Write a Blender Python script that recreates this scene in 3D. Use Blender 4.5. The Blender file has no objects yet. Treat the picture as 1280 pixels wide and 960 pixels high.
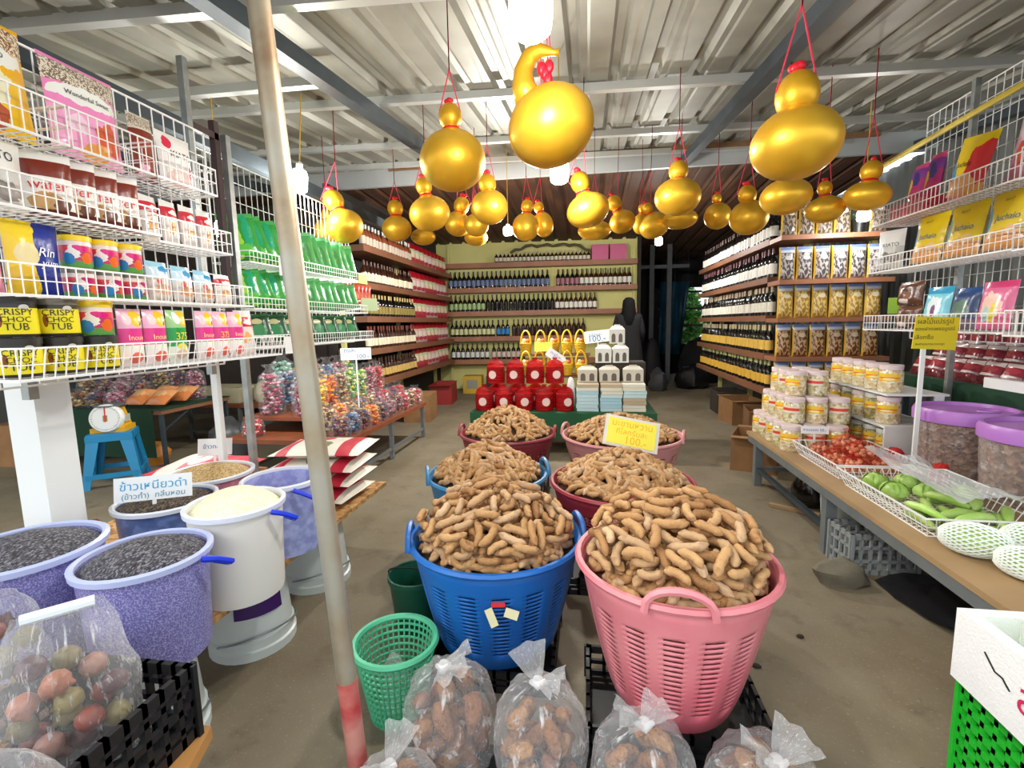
import bpy, math, random
import numpy as np
from mathutils import Matrix, Vector, noise

random.seed(7)
R = math.radians
SC = bpy.context.scene
COL = SC.collection

# ------------------------------------------------------------------ camera
YAW, PITCH, ROLL = R(9.0), R(7.2), R(1.1)
fw = Vector((-math.sin(YAW)*math.cos(PITCH), math.cos(YAW)*math.cos(PITCH), -math.sin(PITCH)))
r0 = Vector((math.cos(YAW), math.sin(YAW), 0)); u0 = r0.cross(fw)
rr = r0*math.cos(ROLL) - u0*math.sin(ROLL); uu = r0*math.sin(ROLL) + u0*math.cos(ROLL)
cam_data = bpy.data.cameras.new('camera'); cam = bpy.data.objects.new('camera', cam_data); COL.objects.link(cam)
cam.matrix_world = Matrix(((rr.x, uu.x, -fw.x, 0), (rr.y, uu.y, -fw.y, 0), (rr.z, uu.z, -fw.z, 1.28), (0, 0, 0, 1)))
cam_data.sensor_width = 36; cam_data.lens = 600/1280*36; cam_data.clip_start = .02
SC.camera = cam

# ------------------------------------------------------------------ sky, sun, exposure
W = bpy.data.worlds.new('world'); SC.world = W; W.use_nodes = True
wn = W.node_tree.nodes; bg = wn['Background']
bg.inputs[0].default_value = (.86, .93, 1, 1); bg.inputs[1].default_value = 1.5
sd = bpy.data.lights.new('sun', 'SUN'); sd.energy = 1.0; sd.angle = R(20); sd.color = (1, .96, .9)
sun = bpy.data.objects.new('sun', sd); COL.objects.link(sun)
sun.rotation_euler = Vector((.50, .62, -.60)).to_track_quat('-Z', 'Y').to_euler()
SC.view_settings.view_transform = 'Standard'; SC.view_settings.look = 'None'
SC.view_settings.exposure = 0.4; SC.view_settings.gamma = 1; SC.view_settings.use_curve_mapping = False
SC.cycles.transparent_max_bounces = 24; SC.cycles.max_bounces = 8; SC.cycles.diffuse_bounces = 5

# ------------------------------------------------------------------ mesh collector
class MB:
    def __init__(s): s.v = []; s.f = []; s.m = []; s.uv = []
    def add(s, vs, fs, mi=0, uv=None, X=None):
        o = len(s.v)
        s.v += [tuple(X @ Vector(p)) for p in vs] if X is not None else [tuple(p) for p in vs]
        s.f += [tuple(i+o for i in f) for f in fs]; s.m += [mi]*len(fs)
        if uv is None: uv = [(0, 0)]*len(vs)
        elif isinstance(uv, tuple): uv = [uv]*len(vs)
        s.uv += uv; return s
    def box(s, c, d, X=None, mi=0, uv=None):
        x, y, z = d[0]/2, d[1]/2, d[2]/2
        vs = [(c[0]+a*x, c[1]+b*y, c[2]+e*z) for a in (-1, 1) for b in (-1, 1) for e in (-1, 1)]
        return s.add(vs, [(0,1,3,2),(4,6,7,5),(0,4,5,1),(2,3,7,6),(0,2,6,4),(1,5,7,3)], mi, uv, X)
    def tube(s, path, r, n=6, mi=0, closed=False, cap=True, uv=None, X=None):
        P = [Vector(p) for p in path]; k = len(P); rs = r if isinstance(r, (list, tuple)) else [r]*k
        vs = []; prev = None
        for i, p in enumerate(P):
            if closed: t = P[(i+1) % k]-P[i-1]
            else: t = P[min(i+1, k-1)]-P[max(i-1, 0)]
            if t.length < 1e-9: t = Vector((0, 0, 1))
            t.normalize()
            if prev is None:
                a = Vector((0, 0, 1)) if abs(t.z) < .9 else Vector((1, 0, 0))
            else: a = prev
            e1 = (a - t*a.dot(t)); e1.normalize(); prev = e1; e2 = t.cross(e1)
            for j in range(n):
                q = 2*math.pi*(j+.5)/n
                vs.append(p + (e1*math.cos(q)+e2*math.sin(q))*rs[i])
        fs = []
        for i in range(k if closed else k-1):
            for j in range(n):
                a, b = i*n+j, i*n+(j+1) % n; c, d = ((i+1) % k)*n+(j+1) % n, ((i+1) % k)*n+j
                fs.append((a, b, c, d))
        if cap and not closed:
            fs.append(tuple(range(n))[::-1]); fs.append(tuple((k-1)*n+j for j in range(n)))
        return s.add(vs, fs, mi, uv, X)
    def bar(s, a, b, r, n=4, mi=0): return s.tube([a, b], r, n, mi)
    def lathe(s, prof, n=20, mi=0, X=None, u0=0, cap=False, wob=None, seam=False):
        vs = []; uv = []; k = len(prof)
        L = [0]
        for i in range(1, k): L.append(L[-1]+math.dist(prof[i], prof[i-1]))
        for i, (r, z) in enumerate(prof):
            for j in range(n+1 if seam else n):
                q = 2*math.pi*j/n+u0; rr_ = r*(1 if wob is None else wob(q, i/(k-1)))
                vs.append((rr_*math.cos(q), rr_*math.sin(q), z)); uv.append((j/n, L[i]/max(L[-1], 1e-9)))
        fs = []
        for i in range(k-1):
            for j in range(n):
                w_ = n+1 if seam else n; a = i*w_+j; b = i*w_+(j+1 if seam else (j+1) % n); c = b+w_; d = a+w_
                fs.append((a, b, c, d))
        if cap:
            fs.append(tuple(j for j in range(n))[::-1]); fs.append(tuple((k-1)*(n+1 if seam else n)+j for j in range(n)))
        return s.add(vs, fs, mi, uv, X)
    def ball(s, c, r, n=8, m=5, mi=0, uv=None, X=None):
        if not isinstance(r, (tuple, list)): r = (r, r, r)
        vs = [(c[0], c[1], c[2]-r[2])]
        for i in range(1, m):
            t = math.pi*i/m
            for j in range(n):
                q = 2*math.pi*j/n
                vs.append((c[0]+r[0]*math.sin(t)*math.cos(q), c[1]+r[1]*math.sin(t)*math.sin(q), c[2]-r[2]*math.cos(t)))
        vs.append((c[0], c[1], c[2]+r[2])); N = len(vs)-1; fs = []
        for j in range(n):
            fs.append((0, 1+(j+1) % n, 1+j)); fs.append((N, N-n+j, N-n+(j+1) % n))
        for i in range(m-2):
            for j in range(n):
                a = 1+i*n+j; b = 1+i*n+(j+1) % n
                fs.append((a, b, b+n, a+n))
        return s.add(vs, fs, mi, uv, X)
    def mesh(s, name, mats, smooth=True, ang=40):
        me = bpy.data.meshes.new(name); me.from_pydata(s.v, [], s.f)
        for m in (mats if isinstance(mats, (list, tuple)) else [mats]): me.materials.append(m)
        me.polygons.foreach_set('material_index', s.m)
        ul = me.uv_layers.new(name='uv'); li = [0]*len(me.loops); me.loops.foreach_get('vertex_index', li)
        fl = []
        for i in li: fl += s.uv[i]
        ul.data.foreach_set('uv', fl)
        me.validate(); 
        if smooth:
            me.polygons.foreach_set('use_smooth', [True]*len(me.polygons)); me.set_sharp_from_angle(angle=R(ang))
        me.update(); return me
    def build(s, name, mats, parent=None, loc=None, rot=None, smooth=True, ang=40):
        return link(name, s.mesh(name, mats, smooth, ang), parent, loc, rot)

def link(name, me, parent=None, loc=None, rot=None):
    o = bpy.data.objects.new(name, me); COL.objects.link(o); o.parent = parent
    if loc is not None: o.location = loc
    if rot is not None: o.rotation_euler = rot
    return o
def tag(o, label, cat, group=None, kind=None):
    o['label'] = label; o['category'] = cat
    if group: o['group'] = group
    if kind: o['kind'] = kind
    return o
def thing(name, label, cat, loc=(0, 0, 0), rot=(0, 0, 0), group=None):
    return tag(link(name, None, None, loc, rot), label, cat, group)
def struct(o): o['kind'] = 'structure'; return o
def dup(root, loc=None, rot=None, label=None, scale=None):
    r = root.copy(); COL.objects.link(r)
    if loc is not None: r.location = loc
    if rot is not None: r.rotation_euler = rot
    if scale is not None: r.scale = scale if isinstance(scale, tuple) else (scale,)*3
    if label: r['label'] = label
    for ch in root.children:
        c = ch.copy(); COL.objects.link(c); c.parent = r
        for g in ch.children:
            d = g.copy(); COL.objects.link(d); d.parent = c
    return r

# ------------------------------------------------------------------ materials
MATS = {}
def srgb(h):
    if isinstance(h, str):
        h = h.lstrip('#'); c = [int(h[i:i+2], 16)/255 for i in (0, 2, 4)]
    else: c = h
    return tuple(x/12.92 if x <= .04045 else ((x+.055)/1.055)**2.4 for x in c)+(1,)
class NT:
    def __init__(s, name):
        s.m = bpy.data.materials.new(name); s.m.use_nodes = True; s.t = s.m.node_tree; s.n = s.t.nodes
        s.p = s.n['Principled BSDF']; s.out = s.n['Material Output']
    def new(s, ty, **k):
        n = s.n.new(ty)
        for a, b in k.items(): setattr(n, a, b)
        return n
    def l(s, a, b): s.t.links.new(a, b)
    def math(s, op, a, b=None, clamp=False):
        n = s.new('ShaderNodeMath', operation=op); n.use_clamp = clamp
        for i, x in enumerate((a, b)):
            if x is None: continue
            if isinstance(x, (int, float)): n.inputs[i].default_value = x
            else: s.l(x, n.inputs[i])
        return n.outputs[0]
    def mix(s, f, a, b, mode='MIX'):
        n = s.new('ShaderNodeMix', data_type='RGBA', blend_type=mode)
        for i, x in ((0, f), (6, a), (7, b)):
            if isinstance(x, (int, float)): n.inputs[i].default_value = x
            elif isinstance(x, tuple): n.inputs[i].default_value = x
            else: s.l(x, n.inputs[i])
        return n.outputs[2]
    def noise(s, scale, detail=3, vec=None, rough=.5):
        n = s.new('ShaderNodeTexNoise'); n.inputs['Scale'].default_value = scale; n.inputs['Detail'].default_value = detail
        n.inputs['Roughness'].default_value = rough
        s.l(vec if vec is not None else s.obj(), n.inputs['Vector']); return n.outputs[0]
    def obj(s):
        if not hasattr(s, '_o'): s._o = s.new('ShaderNodeTexCoord')
        return s._o.outputs['Object']
    def uv(s):
        s.obj(); return s._o.outputs['UV']
    def bump(s, h, strength=.3, dist=.01):
        b = s.new('ShaderNodeBump'); b.inputs['Strength'].default_value = strength; b.inputs['Distance'].default_value = dist
        s.l(h, b.inputs['Height']); s.l(b.outputs[0], s.p.inputs['Normal']); return b
    def ramp(s, fac, stops, interp='LINEAR'):
        r = s.new('ShaderNodeValToRGB'); cr = r.color_ramp; cr.interpolation = interp
        while len(cr.elements) < len(stops): cr.elements.new(.5)
        for e, (p, c) in zip(cr.elements, stops): e.position = p; e.color = c
        s.l(fac, r.inputs[0]); return r.outputs[0]
    def base(s, c):
        if isinstance(c, tuple): s.p.inputs['Base Color'].default_value = c
        else: s.l(c, s.p.inputs['Base Color'])
    def set(s, rough=.5, metal=0, spec=.5, coat=0):
        s.p.inputs['Roughness'].default_value = rough; s.p.inputs['Metallic'].default_value = metal
        s.p.inputs['Specular IOR Level'].default_value = spec; s.p.inputs['Coat Weight'].default_value = coat
def mat(name, col='#808080', rough=.5, metal=0, var=0, scale=8, bump=0, bscale=40, col2=None, rnd=0, spec=.5, sss=0, emit=0, alpha=1, trans=0):
    if name in MATS: return MATS[name]
    t = NT(name); c = srgb(col); t.set(rough, metal, spec)
    x = c
    if var or col2:
        c2 = srgb(col2) if col2 else tuple(v*(1-var) for v in c[:3])+(1,)
        x = t.mix(t.ramp(t.noise(scale, 5), [(.35, (0,0,0,1)), (.65, (1,1,1,1))]), c, c2)
    if rnd:
        oi = t.new('ShaderNodeObjectInfo'); h = t.new('ShaderNodeHueSaturation')
        t.l(t.math('ADD', t.math('MULTIPLY', oi.outputs['Random'], 2*rnd), 1-rnd), h.inputs['Value'])
        t.l(t.math('ADD', t.math('MULTIPLY', oi.outputs['Random'], rnd*.06), .5-rnd*.03), h.inputs['Hue'])
        if isinstance(x, tuple): h.inputs['Color'].default_value = x
        else: t.l(x, h.inputs['Color'])
        x = h.outputs[0]
    t.base(x)
    if bump: t.bump(t.noise(bscale, 4), bump)
    if emit:
        t.p.inputs['Emission Color'].default_value = c; t.p.inputs['Emission Strength'].default_value = emit
    t.p.inputs['Alpha'].default_value = alpha; t.p.inputs['Transmission Weight'].default_value = trans
    MATS[name] = t.m; return t.m
def pal(name, cols, rough=.4, metal=0, bump=0, bscale=30, var=0, spec=.5):
    """colour picked by each piece's own u value"""
    if name in MATS: return MATS[name]
    t = NT(name); t.set(rough, metal, spec)
    sp = t.new('ShaderNodeSeparateXYZ'); t.l(t.uv(), sp.inputs[0]); n = len(cols)
    x = t.ramp(sp.outputs[0], [(i/n, srgb(c)) for i, c in enumerate(cols)], 'CONSTANT')
    if var: x = t.mix(t.math('MULTIPLY', t.noise(60, 3), var), x, (.02, .015, .01, 1))
    t.base(x)
    if bump: t.bump(t.noise(bscale, 3), bump)
    MATS[name] = t.m; return t.m
def prn(name, bands, spots=(), rough=.3, speck=None, edge=.15, wr=.25, metal=0):
    """flat print on a pack: bands (v, colour), then round patches (u, v, ru, rv, colour), then speckled zone (v0, v1, c1, c2, scale)"""
    if name in MATS: return MATS[name]
    t = NT(name); t.set(rough, metal, .5)
    sp = t.new('ShaderNodeSeparateXYZ'); t.l(t.uv(), sp.inputs[0])
    x = t.ramp(sp.outputs[1], [(v, srgb(c)) for v, c in bands], 'CONSTANT')
    nz = t.new('ShaderNodeTexNoise'); nz.inputs['Scale'].default_value = 7; t.l(t.uv(), nz.inputs['Vector'])
    if speck:
        v0, v1, c1, c2, sc = speck
        vo = t.new('ShaderNodeTexVoronoi'); vo.inputs['Scale'].default_value = sc; t.l(t.uv(), vo.inputs['Vector'])
        s2 = t.new('ShaderNodeSeparateColor'); t.l(vo.outputs['Color'], s2.inputs[0])
        cc = t.mix(t.math('GREATER_THAN', s2.outputs[0], .5), srgb(c1), srgb(c2))
        inz = t.math('MULTIPLY', t.math('GREATER_THAN', sp.outputs[1], v0), t.math('LESS_THAN', sp.outputs[1], v1))
        x = t.mix(inz, x, cc)
    for (u, v, ru, rv, c) in spots:
        a = t.new('ShaderNodeVectorMath', operation='SUBTRACT'); t.l(t.uv(), a.inputs[0]); a.inputs[1].default_value = (u, v, 0)
        b = t.new('ShaderNodeVectorMath', operation='MULTIPLY'); t.l(a.outputs[0], b.inputs[0]); b.inputs[1].default_value = (1/ru, 1/rv, 0)
        d = t.new('ShaderNodeVectorMath', operation='LENGTH'); t.l(b.outputs[0], d.inputs[0])
        e = t.math('ADD', d.outputs['Value'], t.math('MULTIPLY', t.math('SUBTRACT', nz.outputs[0], .5), edge*6))
        x = t.mix(t.math('LESS_THAN', e, 1), x, srgb(c))
    t.base(x)
    if wr: t.bump(t.noise(14, 3), wr, .02)
    MATS[name] = t.m; return t.m
def film(name, col='#ffffff', haze=.12, rough=.12, streak=6, tint=None, sk=.34, rim=.30):
    """thin clear plastic: see-through, glossy, with milky creases"""
    if name in MATS: return MATS[name]
    t = NT(name); t.set(rough, 0, .6); t.base(srgb(col))
    tr = t.new('ShaderNodeBsdfTransparent'); tr.inputs[0].default_value = srgb(tint) if tint else (1, 1, 1, 1)
    mx = t.new('ShaderNodeMixShader'); lw = t.new('ShaderNodeLayerWeight'); lw.inputs[0].default_value = .25
    mp = t.new('ShaderNodeMapping'); mp.inputs['Scale'].default_value = (1, .35, 1); t.l(t.uv(), mp.inputs[0])
    n = t.noise(streak*3, 4, mp.outputs[0], .65)
    st = t.ramp(n, [(.56, (0,0,0,1)), (.74, (1,1,1,1))])
    f = t.math('ADD', t.math('ADD', t.math('MULTIPLY', lw.outputs['Facing'], rim), haze), t.math('MULTIPLY', st, sk), True)
    t.l(f, mx.inputs[0]); t.l(tr.outputs[0], mx.inputs[1]); t.l(t.p.outputs[0], mx.inputs[2]); t.l(mx.outputs[0], t.out.inputs[0])
    t.bump(n, .7, .03)
    MATS[name] = t.m; return t.m

WHITE = mat('white_paint', '#e6e8e6', .45)
WIRE = mat('white_wire', '#f2f2f0', .35)
GALV = mat('galvanised_steel', '#a9adab', .38, .75, var=.25, scale=18)
DSTEEL = mat('dark_grey_steel', '#434c52', .5, .4, var=.2)
GSTEEL = mat('grey_steel', '#8b9294', .45, .5, var=.15)
BLACKP = mat('black_plastic', '#191a1c', .45)
RED = mat('red_ribbon', '#d3122a', .5)
INKB = mat('blue_ink', '#1f6fae', .6)
INKK = mat('black_ink', '#1c1a18', .6)
INKR = mat('red_ink', '#d11f26', .5)
INKW = mat('white_ink', '#f6f4ee', .5)
INKY = mat('yellow_ink', '#ffd92e', .5)
CARD = mat('cardboard', '#9a7148', .8, var=.2, bump=.1)
WPLAST = mat('white_plastic', '#eceeea', .35)
CLEAR = film('clear_film', haze=.10)

# ------------------------------------------------------------------ lettering
_TX = {}
def text_geo(s):
    if s not in _TX:
        cu = bpy.data.curves.new('lettering', 'FONT'); cu.body = s; cu.size = 1; cu.resolution_u = 2
        cu.align_x = 'CENTER'; cu.align_y = 'CENTER'
        o = bpy.data.objects.new('lettering', cu); COL.objects.link(o)
        dg = bpy.context.evaluated_depsgraph_get(); dg.update()
        me = bpy.data.meshes.new_from_object(o.evaluated_get(dg))
        V = [(v.co.x, v.co.y) for v in me.vertices]; F = [tuple(p.vertices) for p in me.polygons]
        bpy.data.objects.remove(o); bpy.data.meshes.remove(me); bpy.data.curves.remove(cu)
        if V:
            xs = [a for a, b in V]; ys = [b for a, b in V]; cx, cy = (max(xs)+min(xs))/2, (max(ys)+min(ys))/2
            V = [(a-cx, b-cy) for a, b in V]; w = max(xs)-min(xs)
        else: w = 1
        _TX[s] = (V, F, w)
    return _TX[s]
def lettering(s, m, parent, place, width=None, height=None, skew=0):
    """place(x, y) -> local point; the text is fitted to a width"""
    V, F, w = text_geo(s)
    k = width/w if width else height
    ky = height/.75 if height else k
    b = MB(); b.add([place(x*k+skew*y*ky, y*ky) for x, y in V], F)
    return b.build('lettering', m, parent, smooth=False)

# ------------------------------------------------------------------ resting things on one another
def mesh_spheres(me, k=12):
    """balls that cover a mesh, ring by ring along its longest side"""
    V = np.array([v.co[:] for v in me.vertices]); ax = int(np.argmax(V.max(0)-V.min(0)))
    t = (V[:, ax]-V[:, ax].min())/max(1e-9, np.ptp(V[:, ax])); out = []
    for i in range(k):
        q = V[np.minimum((t*k).astype(int), k-1) == i]
        if len(q): c = (q.max(0)+q.min(0))/2; out.append([*c, np.linalg.norm(q-c, axis=1).max()])
    return np.array(out)
def turned(S, M):
    m = np.array(M)[:3, :3]; s = M.to_scale()[0]; return np.column_stack([S[:, :3] @ m.T, S[:, 3]*s])
class Pile:
    """things are let down one by one until they touch what lies below"""
    def __init__(s, gap=.0006): s.S = np.zeros((0, 4)); s.gap = gap
    def rest(s, T):
        """lowest height for T (balls with x, y set, z local) coming from above"""
        if not len(s.S): return -9.
        lo = (T[:, :2]-T[:, 3:]).min(0)-.05; hi = (T[:, :2]+T[:, 3:]).max(0)+.05; S = s.S[(s.S[:, 0] > lo[0]) & (s.S[:, 0] < hi[0]) & (s.S[:, 1] > lo[1]) & (s.S[:, 1] < hi[1])]
        if not len(S): return -9.
        d2 = (S[:, None, 0]-T[None, :, 0])**2+(S[:, None, 1]-T[None, :, 1])**2; rs = S[:, None, 3]+T[None, :, 3]+s.gap
        h = rs*rs-d2; ok = h > 0
        if not ok.any(): return -9.
        return float(np.where(ok, S[:, None, 2]+np.sqrt(np.maximum(h, 0))-T[None, :, 2], -9.).max())
    def add(s, T): s.S = np.vstack([s.S, T])
def pack_in(rn, n, variants, inside, xy, zr, tilt=1.2, tries=60, scales=(1, .94, .88, .82, .76, .7, .64)):
    """n shapes let down into a container; inside(T) tells for rows of balls (m, k, 4) which lie in it; returns [(variant, matrix)]"""
    state = rn.getstate()
    for sc in scales:
        rn.setstate(state); pile = Pile(); res = []
        for i in range(n):
            best = None; vi = rn.randrange(len(variants))
            for _ in range(tries):
                x, y = xy(rn); M = Matrix.Rotation(rn.uniform(0, 6.283), 4, 'Z') @ Matrix.Rotation(rn.uniform(-tilt, tilt), 4, 'X') @ Matrix.Scale(sc, 4)
                T = turned(variants[vi], M); T[:, 0] += x; T[:, 1] += y
                z0 = max(pile.rest(T), zr[0]); zs = np.arange(z0, zr[1], .004)
                if not len(zs): continue
                A = np.repeat(T[None], len(zs), 0); A[:, :, 2] += zs[:, None]; ok = inside(A)
                if not ok.any(): continue
                z = zs[int(np.argmax(ok))]
                if best is None or z < best[0]: best = (z, x, y, M, T)
            if best is None: break
            z, x, y, M, T = best; T = T.copy(); T[:, 2] += z; pile.add(T); res.append((vi, Matrix.Translation((x, y, z)) @ M))
        if len(res) == n: return res
    return res

# ================================================================== the setting
def concrete():
    t = NT('worn_concrete'); t.set(.72, 0, .35)
    a = t.noise(.9, 6, None, .6); b = t.noise(6, 6, None, .65); c = t.noise(90, 2)
    x = t.ramp(a, [(.32, srgb('#6f624d')), (.5, srgb('#827864')), (.68, srgb('#726650'))])
    x = t.mix(t.ramp(b, [(.55, (0,0,0,1)), (.72, (.55,.55,.55,1))]), x, srgb('#5a4c3c'))
    x = t.mix(t.ramp(c, [(.62, (0,0,0,1)), (.7, (.35,.35,.35,1))]), x, srgb('#a79b86'))
    t.base(x); t.bump(b, .25, .01); return t.m
fl = MB()
fl.add([(-14, -8, 0), (9, -8, 0), (9, 18, 0), (-14, 18, 0)], [(0, 1, 2, 3)])
struct(fl.build('floor', concrete()))

ROOFM = mat('roof_sheet_metal', '#96958a', .5, .3, var=.22, scale=2.2, col2='#807f75')
RUST = mat('rusty_roof_sheet', '#5b3a26', .7, .1, col2='#3b2619', scale=1.6)
PURL = mat('purlin_steel', '#cfd2d0', .4, .5)
roof = struct(link('ceiling', None))
def rz_(y, base): return base+.115*y
def sheet_mesh(y0, y1, zf, w=.76, ribs=3, t=.035):
    b = MB(); xs = []; p = w/ribs
    for k in range(ribs):
        x0 = k*p; xs += [(x0, 0), (x0+.085, 0), (x0+.105, t), (x0+.15, t), (x0+.17, 0)]
        xs += [(x0+.205, .004), (x0+.22, 0)]
    xs.append((w+.012, 0))
    ys = [y0+(y1-y0)*i/6 for i in range(7)]
    vs = [(x, y, zf(y)+z) for y in ys for x, z in xs]; n = len(xs)
    b.add(vs, [(j*n+i, j*n+i+1, (j+1)*n+i+1, (j+1)*n+i) for j in range(6) for i in range(n-1)])
    return b
sm = sheet_mesh(.05, 6.0, lambda y: rz_(y, 2.475)).mesh('roof_sheet', ROOFM, False)
for i in range(15): link('roof_sheet', sm, roof, (-7.3+.76*i, 0, 0))
sm2 = sheet_mesh(5.75, 12.6, lambda y: 3.00-.05*(y-5.75)).mesh('back_roof_sheet', RUST, False)
for i in range(14): link('back_roof_sheet', sm2, roof, (-7.3+.76*i, 0, 0))
for Y0 in (.35, 1.1, 2.2, 3.5, 4.7, 5.55):
    b = MB(); z = rz_(Y0, 2.437); s = math.tan(R(3.6))
    b.tube([(-7, Y0-7*s, z), (3.6, Y0+3.6*s, z)], .036, 4); b.build('purlin', PURL, roof, smooth=False)
for X0 in (-6.2, -3.9, -1.44, 1.035, 3.3):
    b = MB(); b.tube([(X0, .1, rz_(.1, 2.335)), (X0, 5.9, rz_(5.9, 2.335))], .058, 4); b.build('rafter', DSTEEL, roof, smooth=False)
b = MB(); b.box((-1.5, 5.72, 3.045), (10.4, .05, .22)); b.build('fascia', mat('pale_fascia', '#b9bfc0', .5, .2), roof, smooth=False)
b = MB(); b.box((.3, 5.60, 3.10), (5.2, .04, .05)); b.build('timber_batten', mat('weathered_timber', '#8a6a4c', .8, var=.3), roof, smooth=False)
# short stub purlins resting against the rafter at the open side
for (Y0, x0, x1) in ((2.75, -3.6, -1.5),):
    b = MB(); b.tube([(x0, Y0-.06, rz_(Y0, 2.36)), (x1, Y0, rz_(Y0, 2.36))], .035, 4); b.build('purlin', PURL, roof, smooth=False)

YEL = mat('yellow_wall_paint', '#d8d488', .7, var=.08, scale=2)
GREYW = mat('grey_wall_sheet', '#6f7370', .55, .3, var=.25, scale=3)
DARKW = mat('dark_partition', '#2c2520', .8, var=.3, scale=3)
BW0 = Vector((-2.68, 9.0, 0)); BWA = R(4.0)
BWM = Matrix.Translation(BW0) @ Matrix.Rotation(BWA, 4, 'Z')
b = MB(); b.box((1.83, .30, 1.43), (3.66, .06, 2.86), BWM); struct(b.build('wall_back', YEL, smooth=False))
def corrug(p0, p1, h, m, name, per=.2, dep=.03):
    p0, p1 = Vector(p0), Vector(p1); d = (p1-p0); L = d.length; d.normalize(); nrm = Vector((-d.y, d.x, 0)); b = MB(); pts = []
    k = 0; x = 0
    while x < L:
        pts += [(x, 0), (min(L, x+per*.4), 0), (min(L, x+per*.5), dep), (min(L, x+per*.9), dep)]; x += per
    vs = []
    for z in (0, h):
        for a, e in pts: q = p0+d*a+nrm*e; vs.append((q.x, q.y, z+p0.z))
    n = len(pts); b.add(vs, [(i, i+1, n+i+1, n+i) for i in range(n-1)]); return struct(b.build(name, m, smooth=False))
corrug((3.45, 1.6, 0), (3.45, 12.4, 0), 2.95, GREYW, 'wall_right')
corrug((-6.9, 2.6, 0), (-6.9, 6.6, 0), 2.75, GREYW, 'wall_left')
corrug((-2.98, 6.4, 0), (-6.9, 6.4, 0), 3.0, mat('brown_wall_sheet', '#4c4038', .7, .1, var=.3, scale=2), 'wall_rear_left')
b = MB(); b.box((-2.95, 7.4, 1.45), (.05, 4.2, 2.9)); struct(b.build('wall_left_partition', DARKW, smooth=False))
b = MB(); b.box((-2.80, 9.33, 1.45), (.4, .06, 2.9)); struct(b.build('wall_corner', YEL, smooth=False))
b = MB(); b.box((.95, 10.9, 1.45), (.05, 3.2, 2.9)); struct(b.build('wall_passage', DARKW, smooth=False))
# the shed at the end of the passage: dark board wall with an opening
b = MB()
b.box((1.35, 12.2, 1.4), (.9, .05, 2.8)); b.box((2.6, 12.2, 2.5), (2.0, .05, .9)); b.box((3.25, 12.2, 1.0), (.6, .05, 2.1)); b.box((2.3, 12.2, .35), (1.4, .05, .7))
struct(b.build('wall_shed', mat('shed_board', '#17181a', .8, var=.3), smooth=False))
for i_, X0 in enumerate((1.28, 1.62)):
    b = MB(); b.box((X0, 10.2, 1.45), (.09, .09, 2.9))
    struct(b.build('trim_%d' % (i_+1), mat('post_grey', '#4a4d50', .6, var=.2), smooth=False))
b = MB(); b.box((1.5, 10.2, 2.35), (1.0, .06, .07)); struct(b.build('trim_3', mat('post_grey'), smooth=False))
# window-like grid of the shed, pale green leaves beyond it
for k, zz in enumerate((1.15, 1.55, 1.95)):
    b = MB(); b.box((2.3, 12.15, zz), (1.2, .03, .05)); struct(b.build('trim_%d' % (k+4), mat('post_grey'), smooth=False))
LEAF = pal('leaf_greens', ['#4f8a3c', '#6aa64f', '#8cc06c', '#3f7a36', '#a5cf86'], .6)
def bush(loc, rx, rz, n, label):
    t = thing('leafy_bush', label, 'bush', loc); b = MB(); rnd = random.Random(hash(label) % 1000)
    for i in range(n):
        d = Vector((rnd.gauss(0, 1), rnd.gauss(0, 1), rnd.gauss(0, 1))).normalized()*(rnd.random()**.4)
        c = Vector((d.x*rx, d.y*rx, rz+d.z*rz)); X = Matrix.Translation(c) @ Matrix.Rotation(rnd.uniform(0, 6), 4, d)
        s = rnd.uniform(.08, .15)
        b.add([(0, -s, 0), (s*.45, 0, .02), (0, s, 0), (-s*.45, 0, .02)], [(0, 1, 2, 3)], 0, (rnd.random(), 0), X)
    f = b.build('foliage', LEAF, t, smooth=False); f['kind'] = 'stuff'
    b = MB(); b.tube([(0, 0, 0), (.05, 0, rz)], [.05, .03], 6); b.build('stem', mat('bark', '#5a4632', .9), t)
bush((2.2, 13.6, 0), .9, 1.2, 2600, 'pale green leafy bush outside behind the blue tarp')
bush((4.3, 14.0, 0), 1.1, 1.3, 2600, 'green leafy bush outside at the end of the right bottle shelves')

# blue tarp hanging in the passage
b = MB(); n = 13
vs = [(1.55+.40*i/(n-1)*(.75+.25*z/1.5)*1.5, 10.9+.06*math.sin(i*1.7+z), .55+z) for z in (0, .4, .8, 1.2, 1.55) for i in range(n)]
b.add(vs, [(j*n+i, j*n+i+1, (j+1)*n+i+1, (j+1)*n+i) for j in range(4) for i in range(n-1)])
o = b.build('tarp', mat('blue_tarp', '#12475f', .6, var=.4, scale=3)); m = o.modifiers.new('s', 'SOLIDIFY'); m.thickness = .006
ct = MB(); [ct.tube([(x_, 10.9, 2.05), (x_, 10.9, 2.735)], .006, 5) for x_ in (1.58, 1.85, 2.12)]; ct.build('hanging_cord', mat('dark_cord', '#2a2c2e', .8), o)
tag(o, 'dark blue tarpaulin hanging in folds in the dim passage', 'tarp')
rnd = random.Random(3)
def lump(name, label, cat, loc, r, m, seed, kind=None, group=None, n=16, mm=10, amp=.3):
    b = MB(); b.ball((0, 0, 0), r, n, mm)
    b.v = [tuple(Vector(v)*(1+amp*noise.noise(Vector(v)*2.2/max(r)+Vector((seed, 0, 0))))) for v in b.v]
    zmin = min(v[2] for v in b.v); lo = -r[2]*.55
    b.v = [(x, y, max(z, lo)-lo) for x, y, z in b.v]
    o = b.build(name, m, None, loc); return tag(o, label, cat, group)
BLKBAG = mat('black_bag_film', '#1b1b1d', .35, bump=.5, bscale=18)
lump('refuse_bag', 'black plastic bag slumped on the floor of the dim passage', 'bag', (1.95, 9.45, 0), (.3, .26, .28), BLKBAG, 1)
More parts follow.
